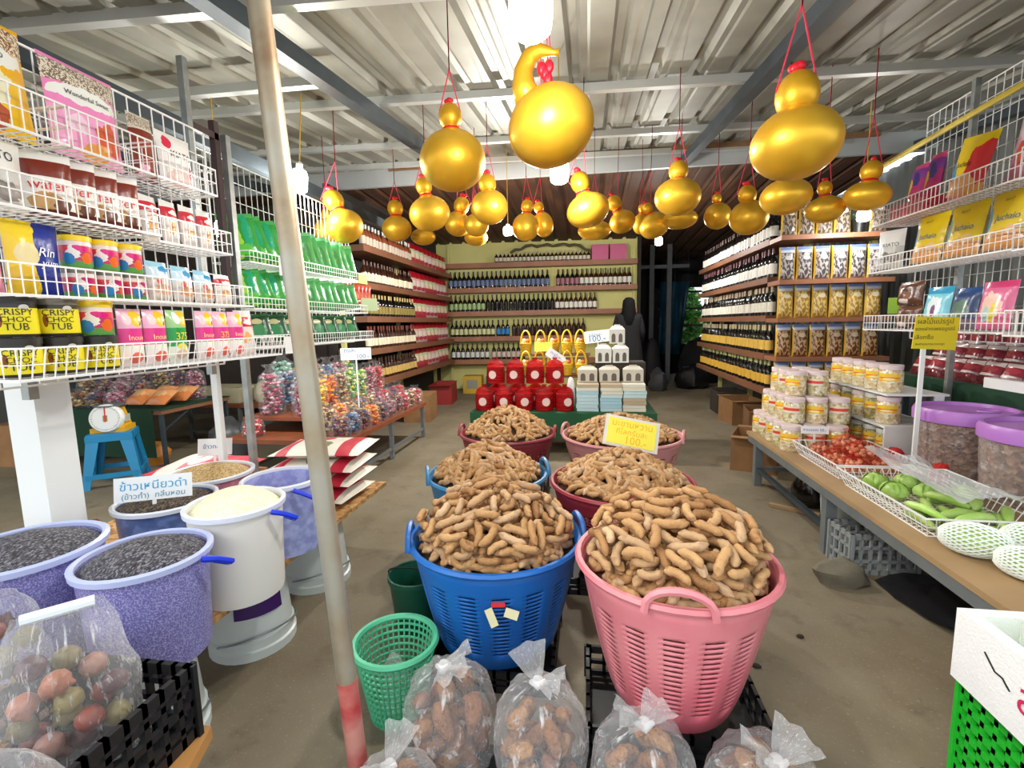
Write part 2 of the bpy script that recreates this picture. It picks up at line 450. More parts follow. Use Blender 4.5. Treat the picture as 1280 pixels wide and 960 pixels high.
lump('refuse_bag', 'grey plastic bag heaped beside the black bag in the passage', 'bag', (1.28, 9.05, 0), (.16, .16, .26), mat('grey_bag_film', '#4b4c4e', .4, bump=.5, bscale=18), 2)
lump('dark_bundle', 'tall dark cloth bundle standing beside the passage post', 'bundle', (1.25, 9.9, 0), (.2, .22, .6), mat('dark_cloth', '#121214', .8, bump=.3), 3, amp=.15)
lump('dark_bundle', 'wide dark bundle stacked under the blue tarpaulin', 'bundle', (2.32, 10.35, 0), (.45, .28, .6), mat('dark_cloth'), 5, amp=.15)

# ================================================================== shelf units and bottles
WOOD = mat('brown_shelf_wood', '#8a5b41', .55, var=.25, scale=3, bump=.1)
WOODR = mat('reddish_shelf_wood', '#a06a4c', .5, var=.2, scale=3)
def unit(name, label, M, L, dep, zs, th, wood, ups=()):
    t = thing(name, label, 'shelf', M.to_translation(), (0, 0, M.to_euler().z))
    for z in zs:
        b = MB(); b.box((L/2, dep/2, z-th/2), (L, dep, th)); b.build('shelf_board', wood, t, smooth=False)
    for u in ups:
        b = MB(); b.box((u, dep-.02, max(zs)/2+.12), (.05, .05, max(zs)+.24)); b.build('upright', YEL, t, smooth=False)
    return t
BZ = [2.42, 1.96, 1.52, 1.04, .60]
unit('wine_shelf', 'long reddish wooden wine shelf along the yellow wall', BWM, 3.6, .27, BZ, .09, WOODR, (.03, 2.05, 3.57))
LZ = [2.20, 1.78, 1.395, 1.01, .62]
LM = Matrix.Translation((-2.5, 5.25, 0)) @ Matrix.Rotation(R(90), 4, 'Z')
unit('side_shelf', 'brown wooden shelf of liquor and red packs beside the candy table', LM, 3.6, .38, LZ, .07, WOOD, (.1, 1.8, 3.5))
RZ = [2.05, 1.685, 1.31, .926, .58]
RM = Matrix.Translation((1.75, 8.15, 0)) @ Matrix.Rotation(R(-90), 4, 'Z')
unit('bottle_shelf', 'brown wooden bottle shelf running along the right aisle', RM, 3.0, .38, RZ, .06, WOOD, (.05, 1.5, 2.95))

BOT = {}
def bottle_mesh(key):
    if key in BOT: return BOT[key]
    glass, lab, capc, r, h = key
    g = mat('bottle_glass_'+glass[1:], glass, .12); l = mat('bottle_label_'+lab[1:], lab, .6); c = mat('bottle_cap_'+capc[1:], capc, .4)
    b = MB(); n = 10
    b.lathe([(0, 0), (r, 0), (r, h*.12)], n, 0); b.lathe([(r*1.01, h*.12), (r*1.01, h*.46)], n, 1)
    b.lathe([(r, h*.46), (r, h*.56), (r*.75, h*.65), (r*.34, h*.72), (r*.32, h*.8)], n, 0)
    b.lathe([(r*.36, h*.8), (r*.37, h*.985), (0, h)], n, 2)
    BOT[key] = b.mesh('bottle', [g, l, c]); return BOT[key]
BLIST = []
def bottles(M, u0, u1, v, z, key, label, step=.088):
    n = int(round((u1-u0)/step))
    for i in range(n):
        p = M @ Vector((u0+(i+.5)*step+random.uniform(-.002, .002), v+random.uniform(-.01, .01), z+.0006))
        BLIST.append((p.length, p, key, label))
DK, GR, BR = '#14110f', '#1c2a1c', '#3a1c10'
# back wall, five rows
bottles(BWM, .95, 2.75, .10, BZ[0], (BR, '#d9d2c0', '#c9c2b4', .034, .20), 'small brown bottle with cream label on the top board of the yellow wall shelf', .075)
bottles(BWM, .05, 2.0, .10, BZ[1], (DK, '#6f7fa3', '#17324a', .0405, .315), 'dark wine bottle with blue-grey label on the second board of the yellow wall shelf')
bottles(BWM, 2.1, 2.54, .10, BZ[1], (DK, '#a7707c', '#3a1420', .0405, .315), 'dark wine bottle with mauve label on the second board of the yellow wall shelf')
bottles(BWM, 2.545, 3.5, .10, BZ[1], (BR, '#e6e2d6', '#2f4a2c', .0405, .315), 'brown wine bottle with white label on the second board of the yellow wall shelf')
bottles(BWM, .05, .75, .10, BZ[2], (DK, '#a9c48a', '#1b2118', .0405, .315), 'dark wine bottle with pale green label on the third board of the yellow wall shelf')
bottles(BWM, .756, 2.05, .10, BZ[2], (DK, '#1d1a1a', '#26301f', .0405, .315), 'plain black wine bottle on the third board of the yellow wall shelf')
bottles(BWM, 2.08, 2.87, .10, BZ[2], (BR, '#e9e6de', '#40301c', .0405, .315), 'brown wine bottle with white label on the third board of the yellow wall shelf')
bottles(BWM, .05, .95, .10, BZ[3], (DK, '#d6d8a4', '#1c2618', .0405, .315), 'dark wine bottle with pale yellow label on the fourth board of the yellow wall shelf')
bottles(BWM, .95, 1.25, .10, BZ[3], (DK, '#2f86c9', '#101418', .0405, .315), 'dark wine bottle with bright blue label on the fourth board of the yellow wall shelf')
bottles(BWM, 1.25, 2.7, .10, BZ[3], (BR, '#3a2420', '#5a3a2c', .0405, .315), 'dark brown unlabelled bottle on the fourth board of the yellow wall shelf')
bottles(BWM, .05, .85, .10, BZ[4], (DK, '#dfe2e2', '#16161a', .04, .31), 'black bottle with white label on the lowest board of the yellow wall shelf', .095)
bottles(BWM, .85, 1.45, .10, BZ[4], (DK, '#d8c4c0', '#16161a', .04, .31), 'black bottle with pinkish label on the lowest board of the yellow wall shelf', .095)
# left unit, near half (u runs into depth)
for z, lab, cap, gl, nm in ((LZ[0], '#c9b9a8', '#d8d8d4', '#8a4a30', 'clear amber bottle with pale label on the top board'), (LZ[1], '#e3d9bd', '#5c3524', BR, 'brown bottle with cream label on the second board'),
                            (LZ[2], '#8c7a3a', '#c9b070', DK, 'dark bottle with olive label on the third board'), (LZ[3], '#e0d7bb', '#7a3a2a', BR, 'brown bottle with cream label on the fourth board'), (LZ[4], '#c9a860', '#4a3020', BR, 'brown bottle with tan label on the lowest board')):
    bottles(LM, .12, 1.75, .09, z, (gl, lab, cap, .038, .27), nm+' of the candy side shelf', .095)
# right unit: (u from the far end to the near end)
for z, lab, cap, gl, nm in ((RZ[0], '#e4e2da', '#3a2018', DK, 'dark bottle with white label on the top board'), (RZ[1], '#e8e6df', '#5c2430', DK, 'dark bottle with tall white label on the second board'),
                            (RZ[2], '#dedacb', '#b9a58c', DK, 'dark bottle with grey-white label on the third board'), (RZ[3], '#d8b04a', '#d2c39a', DK, 'dark bottle with golden label on the fourth board'), (RZ[4], '#dcae3e', '#c9d08c', DK, 'dark bottle with yellow label on the lowest board')):
    bottles(RM, 0.05, 2.95, .08, z, (gl, lab, cap, .04, .29 if z > .6 else .28), nm+' of the right aisle shelf', .1)
# the small bottles of the top board stand behind the pink cartons; every bottle farther than the nearest 300 joins one object
BLIST.sort(key=lambda q: q[0])
for d, p, key, label in BLIST[:300]:
    tag(link('bottle', bottle_mesh(key), None, p), label, 'bottle', 'bottles '+label.split(' on ')[-1] if ' on ' in label else 'bottles')
if len(BLIST) > 300:
    b = MB(); mats = []
    for d, p, key, label in BLIST[300:]:
        me = bottle_mesh(key); X = Matrix.Translation(p); mi = []
        for m_ in me.materials:
            if m_ not in mats: mats.append(m_)
            mi.append(mats.index(m_))
        off = len(b.v); b.v += [tuple(X @ v.co) for v in me.vertices]; b.uv += [(0, 0)]*len(me.vertices)
        for pl in me.polygons: b.f.append(tuple(i+off for i in pl.vertices)); b.m.append(mi[pl.material_index])
    tag(b.build('bottle_rows', mats), 'rows of dark bottles with white and coloured labels farther back on the shelves', 'bottles', None, 'stuff')

# ================================================================== tamarind baskets
def basket_mesh(Rr, h, taper, cols, rows, wall_m, z0=.18, z1=.80):
    """tapered tub whose wall is pierced by columns of short horizontal slots"""
    b = MB(); ang = []
    for c in range(cols):
        a = 2*math.pi*c/cols; s = 2*math.pi/cols
        ang += [(a, 0), (a+s*.16, 0), (a+s*.34, 1), (a+s*.60, 1), (a+s*.86, 1)]
    n = len(ang)
    zs = [(0, 0), (.04, 0), (z0*.6, 0)]
    for r_ in range(rows):
        q = z0+(z1-z0)*r_/rows; dq = (z1-z0)/rows
        zs += [(q, 1), (q+dq*.5, 0)]
    zs += [(z1, 0), (.9, 0), (1, 0)]
    def rad(t): return Rr*(taper+(1-taper)*t**.75)
    vs = [(rad(t)*math.cos(a), rad(t)*math.sin(a), h*t) for t, _ in zs for a, _ in ang]
    fs = []
    for i in range(len(zs)-1):
        for j in range(n):
            if zs[i][1] and ang[j][1] == 1 and ang[(j+1) % n][1] == 1: continue
            if zs[i][1] and ang[j][1] == 1 and ang[(j+1) % n][1] == 0 and False: continue
            fs.append((i*n+j, i*n+(j+1) % n, (i+1)*n+(j+1) % n, (i+1)*n+j))
    fs.append(tuple(range(n))[::-1])
    b.add(vs, fs); return b
def rim(Rr, r=.012, n=40, z=0): return [(Rr*math.cos(2*math.pi*i/n), Rr*math.sin(2*math.pi*i/n), z) for i in range(n)]
def basket(name, label, c, Rr, zb, h, colr, taper, handle_angles, rot=0, col2=None, cols=16, rows=16):
    m = mat('plastic_'+colr[1:], colr, .42, col2=col2, scale=2.5, bump=.05)
    t = thing(name, label, 'basket', (c[0], c[1], zb), (0, 0, rot))
    o = basket_mesh(Rr, h, taper, cols, rows, m).build('tub', m, t); md = o.modifiers.new('s', 'SOLIDIFY'); md.thickness = .006
    b = MB(); b.tube(rim(Rr+.004, z=h), .012, 6, closed=True); rimo = b.build('rim', m, t)
    for a in handle_angles:
        b = MB(); P = []
        for i in range(11):
            q = math.pi*i/10; w = .085*math.cos(q); zz = h-.01+.065*math.sin(q)**.7
            P.append((math.cos(a)*(Rr+.008)-math.sin(a)*w, math.sin(a)*(Rr+.008)+math.cos(a)*w, zz))
        b.tube(P, .011, 6); b.build('handle', m, rimo)
    return t
def tray_crate(label, c, d, m, group=None, nx=8, nz=3, name='crate'):
    """open crate with pierced sides"""
    t = thing(name, label, 'crate', (c[0], c[1], c[2]), (0, 0, c[3] if len(c) > 3 else 0), group)
    X, Y, Z = d
    for (ax, s) in (('x', 1), ('x', -1), ('y', 1), ('y', -1)):
        b = MB(); L = X if ax == 'y' else Y; k = max(3, int(round(L/X*nx)) if ax == 'x' else nx)
        def bb(u, z, du, dz):
            if ax == 'y': b.box((u, s*Y/2, z), (du, .012, dz))
            else: b.box((s*X/2, u, z), (.012, du, dz))
        for i in range(k+1): bb(-L/2+L*i/k, Z/2, .012 if 0 < i < k else .026, Z)
        for j in range(nz+1): bb(0, min(max(Z*j/nz, .013), Z-.013), L, .014 if 0 < j < nz else .026)
        b.build('side_panel', m, t, smooth=False)
    b = MB(); b.box((0, 0, .008), (X, Y, .01)); b.build('bottom', m, t, smooth=False)
    return t
BLUE_, PINK_ = (-.345, 1.72), (.262, 1.45)
bk = [
 ('basket', 'blue plastic slotted basket heaped with tamarind, paper tag on its side', BLUE_, .315, .08, .40, '#1a6cc0', .68, (R(195), R(15)), '#1259a6'),
 ('basket', 'pink plastic slotted basket heaped with tamarind pods', PINK_, .285, .12, .44, '#dd8b90', .60, (R(-97), R(83)), '#cf6472'),
 ('basket', 'light blue plastic basket of tamarind behind the blue basket', (-.53, 2.45), .31, .08, .40, '#3c86b8', .68, (R(200), R(20)), '#2d6f9d'),
 ('basket', 'dark red plastic basket of tamarind behind the pink basket', (.17, 2.40), .345, .08, .40, '#9c2f3e', .68, (R(-80), R(100)), '#84202f'),
 ('basket', 'maroon plastic basket of tamarind nearest the red net bags', (-.58, 3.42), .34, .08, .40, '#8a3038', .68, (R(0), R(180)), None),
 ('basket', 'wide pale pink basket of tamarind nearest the booklet stacks', (.24, 3.42), .41, .08, .40, '#cf8d8c', .68, (R(-15), R(165)), None)]
for nm, lb, c, Rr, zb, h, colr, tp, ha, c2 in bk:
    basket(nm, lb, c, Rr, zb, h, colr, tp, ha, 0, c2)
for i, (nm, lb, c, Rr, zb, h, colr, tp, ha, c2) in enumerate(bk):
    tray_crate('shallow black crate on the floor under the '+lb.split(' plastic')[0].split(' basket')[0]+' tamarind basket', (c[0], c[1], 0.0), ({0: .45, 1: .52}.get(i, .54), {0: .435, 1: .35}.get(i, .5), zb-.0005), BLACKP, 'black crates under the tamarind baskets', 9, 2)
# paper tags on the blue basket
tg = thing('basket_tag', 'torn pale yellow and red paper tag stuck on the blue basket', 'tag', (-.285, 1.425, .36), (R(-12), 0, R(8)))
b = MB(); b.box((-.03, 0, -.015), (.026, .002, .06), Matrix.Rotation(R(-22), 4, 'Y')); b.box((.045, 0, .0), (.045, .002, .03), Matrix.Rotation(R(18), 4, 'Y')); b.build('paper', mat('tag_paper', '#e3dfb0', .7), tg, smooth=False)
b = MB(); b.box((.0, -.002, .016), (.045, .002, .016)); b.build('red_strip', INKR, tg, smooth=False)

# ---- pods
def pod_geo(L, r, bend, seed, seg=9, n=7):
    rn = random.Random(seed); P = []; rs = []
    nb = rn.choice((3, 4, 4, 5)); k1 = rn.uniform(-.35, .35)
    for i in range(seg+1):
        s = i/seg; a = bend*(s-.5); 
        if abs(bend) > .01: x = L/bend*math.sin(a); y = L/bend*(1-math.cos(a))+k1*L*.25*(s-.5)**3*4
        else: x, y = L*(s-.5), 0
        e = min(s, 1-s); env = min(1, (e/.13))**.5 if e > 0 else .12
        P.append((x, y, 0)); rs.append(r*max(.18, env)*(1+.13*math.cos(2*math.pi*nb*s)))
    return P, rs
def tam_mat(name, uvrnd):
    t = NT(name); t.set(.75, 0, .25)
    if uvrnd:
        sp = t.new('ShaderNodeSeparateXYZ'); t.l(t.uv(), sp.inputs[0]); f = sp.outputs[0]
    else:
        oi = t.new('ShaderNodeObjectInfo'); f = oi.outputs['Random']
    x = t.ramp(f, [(0, srgb('#93683f')), (.3, srgb('#b08556')), (.6, srgb('#c19868')), (.85, srgb('#b79570')), (1, srgb('#cfae88'))])
    n1 = t.noise(55, 4); x = t.mix(t.ramp(n1, [(.5, (0,0,0,1)), (.75, (.5,.5,.5,1))]), x, srgb('#6f4427'))
    n2 = t.noise(300, 2); x = t.mix(t.ramp(n2, [(.55, (0,0,0,1)), (.8, (.4,.4,.4,1))]), x, srgb('#d9b48a'))
    t.base(x); t.bump(n1, .3, .004); return t.m
TAM = tam_mat('tamarind_shell', False); TAMS = tam_mat('tamarind_shell_heap', True); CORE = mat('tamarind_heap_core', '#5d3d26', .9, var=.4, scale=30)
PODS = []
prn_ = random.Random(11)
for i in range(12):
    P, rs = pod_geo(prn_.uniform(.075, .125), prn_.uniform(.0115, .0145), prn_.choice((.2, .7, 1.1, 1.6, 2.1, -.4, .9, .5)), i)
    b = MB(); b.tube(P, rs, 8); PODS.append((b.mesh('tamarind_pod', TAM, ang=180), P, rs))
def mound(c, Rr, z, hm, off=(0, 0)):
    def f(x, y):
        r = math.hypot(x-off[0]*(1-math.hypot(x, y)/Rr), y-off[1]*(1-math.hypot(x, y)/Rr))/Rr
        return z+hm*(1-min(1, r)**1.5)
    return f
def heap(c, Rr, z, hm, nfree, nstuff, label, group, seed, B, off=(0, 0), vis_only=True):
    rn = random.Random(seed); f = mound(c, Rr, z, hm, off)
    n = 20; vs = [(c[0]+off[0]*.5, c[1]+off[1]*.5, f(off[0]*.5, off[1]*.5)-.022)]; fs = []
    for i in range(1, 8):
        for j in range(n):
            q = 2*math.pi*j/n; r = Rr*.97*i/7; x, y = r*math.cos(q), r*math.sin(q)
            vs.append((c[0]+x, c[1]+y, f(x, y)-.034))
    for j in range(n):
        fs.append((0, 1+j, 1+(j+1) % n))
        for i in range(6): a = 1+i*n+j; d = 1+i*n+(j+1) % n; fs.append((a, a+n, d+n, d))
    B.add(vs, fs, 1)
    def place(lift, pts, md, vi):
        for _ in range(600):
            r = (Rr-.018)*rn.random()**(.5 if rn.random() < .6 else .22); q = rn.uniform(0, 2*math.pi); x, y = r*math.cos(q), r*math.sin(q)
            if not all((x-a)**2+(y-e)**2 > md*md for a, e in pts): continue
            T, rot = pose(x, y, vi)
            if (np.hypot(T[:, 0], T[:, 1])+T[:, 3]).max() < Rr-.006: break
        pts.append((x, y))
        return Matrix.Translation((c[0]+x, c[1]+y, f(x, y)+lift)) @ rot
    def pose(x, y, vi, sway=.22):
        e = .01
        nx, ny = -(f(x+e, y)-f(x-e, y))/(2*e), -(f(x, y+e)-f(x, y-e))/(2*e); nv = Vector((nx, ny, 1)).normalized()
        nv = (nv+Vector((rn.gauss(0, sway), rn.gauss(0, sway), 0))).normalized()
        rot = nv.to_track_quat('Z', 'Y').to_matrix().to_4x4() @ Matrix.Rotation(rn.uniform(0, 6.28), 4, 'Z')
        T = turned(PSPH[vi], rot); T[:, 0] += x; T[:, 1] += y; return T, rot
    pts = []; pile = Pile(.0012)
    for i in range(nstuff):
        vi = rn.randrange(12); X = place(rn.uniform(-.014, .0), pts, Rr/math.sqrt(nstuff)*.82, vi); me, P, rs = PODS[vi]
        B.tube(P, rs, 6, 0, uv=(rn.random(), 0), X=X)
        T = turned(PSPH[vi], X); T[:, 0] += X[0][3]-c[0]; T[:, 1] += X[1][3]-c[1]; T[:, 2] += X[2][3]; pile.add(T)
    for i in range(nfree):
        best = None
        for _ in range(90):
            vi = rn.randrange(12); r = (Rr-.012)*rn.random()**(.5 if i % 3 else .2); q = rn.uniform(0, 2*math.pi); x, y = r*math.cos(q), r*math.sin(q); T, rot = pose(x, y, vi, .16)
            if (np.hypot(T[:, 0], T[:, 1])+T[:, 3]).max() > Rr-.004: continue
            z = pile.rest(T); h = z-f(x, y)
            if z > -1 and (best is None or h < best[0]): best = (h, z, x, y, vi, T, rot)
        h, z, x, y, vi, T, rot = best; T = T.copy(); T[:, 2] += z; pile.add(T)
        o = link('tamarind_pod', PODS[vi][0]); o.matrix_world = Matrix.Translation((c[0]+x, c[1]+y, z)) @ rot; tag(o, label, 'tamarind', group)
PSPH = [np.array([[*p, r] for p, r in zip(P, rs)]) for me, P, rs in PODS]
TB = MB()
heap(BLUE_, .305, .473, .125, 140, 330, 'brown curved tamarind pod on the heap in the blue basket', 'tamarind pods in the blue basket', 21, TB, (-.02, .05))
heap(PINK_, .275, .548, .10, 160, 330, 'brown curved tamarind pod on the heap in the pink basket', 'tamarind pods in the pink basket', 22, TB, (.02, .06))
heap((-.53, 2.45), .30, .48, .17, 0, 330, '', '', 23, TB)
heap((.17, 2.40), .335, .48, .16, 0, 360, '', '', 24, TB)
heap((-.58, 3.42), .33, .48, .20, 0, 300, '', '', 25, TB)
heap((.24, 3.42), .40, .48, .15, 0, 320, '', '', 26, TB)
tag(TB.build('tamarind_heap', [TAMS, CORE], ang=180), 'heaped brown tamarind pods filling the six plastic baskets', 'tamarind', None, 'stuff')

# price board stuck in the tamarind
t = thing('price_card', 'yellow price card in a clear sleeve standing in the tamarind', 'sign', (.228, 2.62, .60), (R(-28), R(12), R(4)))
b = MB(); b.box((0, 0, .075), (.30, .006, .175)); b.build('sleeve', mat('sleeve_plastic', '#dcdad0', .2), t, smooth=False)
b = MB(); b.box((0, -.004, .075), (.265, .004, .145)); b.build('card', mat('yellow_card', '#f3e64a', .5), t, smooth=False)
ORI = mat('orange_ink', '#f0b21e', .6)
lettering('มะขามหวาน', ORI, t, lambda x, y: (x, -.0065, .118+y), .22)
lettering('กิโลกรัมละ', ORI, t, lambda x, y: (x, -.0065, .078+y), .17)
lettering('100.-', ORI, t, lambda x, y: (x+.03, -.0065, .032+y), .11)

# ================================================================== golden gourds
GOLD = None
def gold():
    t = NT('gold_lacquer'); t.set(.4, .65, .6)
    n = t.noise(5, 4); t.base(t.ramp(n, [(.3, srgb('#e8ac1e')), (.6, srgb('#f6c23a')), (.8, srgb('#f6c44a'))])); t.bump(t.noise(40, 3), .05, .004)
    return t.m
GOLD = gold(); CORD = mat('pink_red_cord', '#d0304a', .6)
def cat_path(pts, n=6): return pts
def gourd(x, y, z, rw, rh, tx, tz, tr, hang, label, seed):
    """two-bulb bottle gourd: the upper bulb sits at (tx, tz) from the lower one's centre"""
    t = thing('golden_gourd', label, 'gourd', (x, y, z), (0, 0, seed), 'golden gourds hanging from the roof')
    t.rotation_euler = (0, 0, 0)
    L = math.hypot(tx, tz); ax = Vector((tx, 0, tz)).normalized()
    q = ax.to_track_quat('Z', 'Y').to_matrix().to_4x4(); rn = random.Random(seed)
    prof = []
    for i in range(15):
        a = -math.pi/2+math.pi*i/14*.86; prof.append((rw*math.cos(a), rh*math.sin(a)))
    rt = rh*math.sin(-math.pi/2+math.pi*.86)
    neck = tr*.62; zt = max(L, rt+tr*.75)
    prof.append((neck, (rt+zt-tr*.7)/2+.0))
    for i in range(9):
        a = -math.pi/2*.72+ (math.pi/2*.72+math.pi/2)*i/8; prof.append((max(0, tr*math.cos(a)), zt+tr*1.12*math.sin(a)))
    b = MB(); b.lathe(prof, 24, X=q, wob=lambda an, k: 1+.025*math.sin(2*an+seed))
    bo = b.build('body', GOLD, t, ang=180)
    top = q @ Vector((0, 0, zt+tr*1.1)); nk = q @ Vector((0, 0, (rt+zt-tr*.7)/2))
    b = MB(); b.tube([q @ Vector((neck*1.08*math.cos(2*math.pi*i/12), neck*1.08*math.sin(2*math.pi*i/12), nk.length)) for i in range(12)], .006, 5, closed=True)
    b.build('neck_cord', RED, bo)
    b = MB()
    for i in range(5):
        d = Vector((rn.gauss(0, 1), rn.gauss(0, 1), .3)).normalized()
        b.ball(tuple(top+d*tr*.22+Vector((0, 0, tr*.1))), (tr*.28, tr*.2, tr*.22), 7, 5)
    b.build('ribbon', RED, bo)
    b = MB()
    for s in (-1, 1):
        b.tube([nk+Vector((s*neck*1.1, 0, 0)), top+Vector((s*tr*.95, 0, -tr*.8)), (tx*.6, 0, hang*.55), (tx*.5, 0, hang)], .0032, 4)
    b.build('cord', CORD, t)
GS = [(-0.612,2.25,2.026,0.153,0.133,-0.005,0.19,0.053),(0.716,1.9,1.882,0.146,0.118,-0.002,0.15,0.07),
(-1.806,3.5,2.028,0.139,0.12,-0.078,0.19,0.075),(-2.342,4.2,2.144,0.109,0.117,0.01,0.14,0.051),(-1.835,4.6,2.215,0.14,0.121,-0.006,0.19,0.074),
(-1.139,3.5,2.086,0.146,0.123,-0.035,0.193,0.058),(-1.673,4.9,2.182,0.128,0.083,0.005,0.14,0.058),(-1.224,4.6,2.23,0.126,0.115,0.044,0.165,0.076),
(-1.139,5.0,2.167,0.124,0.083,0.003,0.13,0.058),(-0.692,3.5,2.107,0.131,0.12,-0.013,0.16,0.063),(-0.978,4.32,2.155,0.106,0.099,0.004,0.136,0.05),
(-0.571,4.6,2.169,0.123,0.127,0.017,0.186,0.056),(-0.423,4.8,2.224,0.095,0.121,-0.043,0.163,0.049),(0.003,3.4,2.026,0.146,0.111,-0.053,0.184,0.065),
(0.062,4.6,2.11,0.146,0.088,0,0.14,0.055),(0.329,4.85,2.223,0.126,0.106,-0.076,0.173,0.068),(0.536,5.2,2.259,0.082,0.102,0.014,0.15,0.041),
(0.607,4.7,2.146,0.136,0.115,-0.065,0.15,0.05),(0.582,3.4,2.081,0.144,0.118,0.002,0.16,0.06),(0.777,4.4,2.132,0.143,0.082,-0.002,0.13,0.051),
(1.154,4.7,2.201,0.119,0.115,-0.011,0.15,0.043),(1.207,4.0,2.041,0.143,0.127,-0.017,0.16,0.067),(1.095,3.0,1.953,0.135,0.096,-0.007,0.15,0.056),
(1.561,3.6,1.992,0.12,0.085,-0.008,0.135,0.045),(1.711,3.4,2.021,0.124,0.087,0.014,0.145,0.059)]
GL = {0: 'large round golden gourd with small egg-shaped top hanging in front of the others', 1: 'largest golden gourd with lopsided lower bulb and red ribbon knot on top',
      2: 'golden gourd leaning to one side beside the green snack packs'}
for i, g in enumerate(GS):
    hang = rz_(g[1], 2.478)-g[2]
    lb = ('small ' if g[3] < .118 else '')+('flattened ' if g[4]/g[3] < .72 else 'round ' if g[4]/g[3] > .88 else '')+'golden gourd '+('leaning sideways' if abs(g[5]) > .03 else 'hanging upright')+(' with a plump top bulb' if g[7] > .062 else ' with a tiny top bulb' if g[7] < .052 else ' with a middling top bulb')
    gourd(*g, hang, GL.get(i, lb), i)
# the swan-necked gourd
t = thing('swan_gourd', 'golden gourd with curved swan neck hanging under the bright bulb', 'gourd', (-.131, 1.85, 1.985))
q = Matrix.Rotation(R(18), 4, 'Y'); b = MB()
prof = [(.158*math.cos(a), .135*math.sin(a)) for a in [-math.pi/2+math.pi*i/16 for i in range(17)]]
b.lathe(prof, 28, X=Matrix.Rotation(R(-20), 4, 'Y')); b.build('body', GOLD, t, ang=180)
b = MB(); b.tube([(-.075, 0, .09), (-.10, 0, .15), (-.098, 0, .20), (-.075, 0, .245), (-.04, 0, .262), (-.01, 0, .256), (.012, 0, .25), (.03, 0, .25)], [.055, .042, .034, .03, .027, .018, .011, .013], 12)
b.build('neck', GOLD, t, ang=180)
b = MB(); [b.ball((-.02+dx, -.01, .18+dz), (.018, .018, .025), 7, 5) for dx, dz in ((0, 0), (.015, .02), (-.012, .015), (.01, -.02))]; b.build('ribbon', RED, t)
b = MB()
for dx in (-.035, -.01, .0): b.tube([(dx, 0, .15), (dx, 0, .26), (-.03, 0, .63)], .003, 4)
b.build('cord', CORD, t)

# ================================================================== hanging bulbs
BULBM = mat('lit_bulb', '#fffdf4', .4, emit=14)
def bulb(label, x, y, z, r, h, w, ceil, tilt=0):
    ceil = rz_(y, 2.478) if y < 5.7 else 3.0-.05*(y-5.75)
    t = thing('hanging_bulb', label, 'lamp', (x, y, z), (0, R(tilt), 0))
    b = MB(); prof = [(0, -h*.5), (r*.6, -h*.49), (r*.92, -h*.42), (r, -h*.3), (r, h*.2), (r*.8, h*.36), (r*.42, h*.42)]; b.lathe(prof, 18); b.build('glass', BULBM, t)
    b = MB(); b.lathe([(r*.42, h*.42), (r*.42, h*.62), (r*.2, h*.7), (0, h*.7)], 12); b.build('socket', mat('lamp_socket', '#e8e6e0', .4), t)
    b = MB(); b.tube([(0, 0, h*.7), (0, 0, ceil-z)], .004, 4); b.build('cable', mat('cable_yellow', '#d8b23a', .5), t)
    l = bpy.data.lights.new('bulb_light', 'POINT'); l.energy = w; l.shadow_soft_size = r; l.color = (1, .98, .93)
    o = bpy.data.objects.new('bulb_light', l); COL.objects.link(o); o.parent = t; o.location = (0, 0, -h*.5-.03)
bulb('large bright lit bulb hanging above the swan-necked gourd', -.141, 1.30, 2.09, .055, .20, 30, 2.5)
bulb('lit bulb hanging beside the leaning steel pole near green packs', -1.967, 3.2, 2.29, .055, .17, 45, 2.75, 6)
bulb('lit bulb hanging behind the left wire rack post', -2.429, 3.0, 1.954, .045, .12, 40, 2.7)
bulb('lit bulb hanging amid the gourds above the tamarind', -.166, 3.0, 2.181, .055, .16, 45, 2.7)
bulb('small lit bulb hanging far back before the yellow wall', -.835, 5.2, 2.261, .05, .10, 150, 2.98)
bulb('lit bulb glowing behind the gourds above the boxed herb packs', 2.25, 4.5, 2.11, .05, .10, 15, 2.85)
b_extra = bulb('lit bulb hanging over the right bottle aisle behind the gourds', .95, 6.9, 2.35, .05, .12, 50, 2.9)

# ================================================================== clear sacks of tubers in front
def yam_mat():
    t = NT('tuber_skin'); t.set(.8, 0, .2); oi = t.new('ShaderNodeObjectInfo')
    x = t.ramp(oi.outputs['Random'], [(0, srgb('#7a4c38')), (.35, srgb('#96663f')), (.7, srgb('#ab8054')), (1, srgb('#8a5a4a'))])
    n = t.noise(16, 5); x = t.mix(t.ramp(n, [(.5, (0,0,0,1)), (.72, (.7,.7,.7,1))]), x, srgb('#6b4630'))
    n3 = t.noise(60, 4); t.bump(t.math('ADD', n, n3), .9, .012); x = t.mix(t.ramp(n3, [(.55, (0,0,0,1)), (.7, (.6,.6,.6,1))]), x, srgb('#54351f')); t.base(x); return t.m
YAM = yam_mat()
YM = []
for i in range(5):
    b = MB(); rn = random.Random(40+i); L = rn.uniform(.055, .085); r = rn.uniform(.027, .037)
    b.ball((0, 0, 0), (r, r*.92, L), 14, 12)
    b.v = [tuple(Vector((v[0]+.25*v[2]*v[2]/L*(i % 3-1), v[1], v[2]))*(1+.30*noise.noise(Vector(v)*20+Vector((i*3, 0, 0)))+.10*noise.noise(Vector(v)*70))) for v in b.v]; YM.append(b.mesh('tuber', YAM, ang=180))
SACK = film('sack_film', haze=.10, rough=.16, streak=7, sk=.5)
EARS = film('sack_top_film', haze=.30, rough=.2, streak=8, sk=.5)
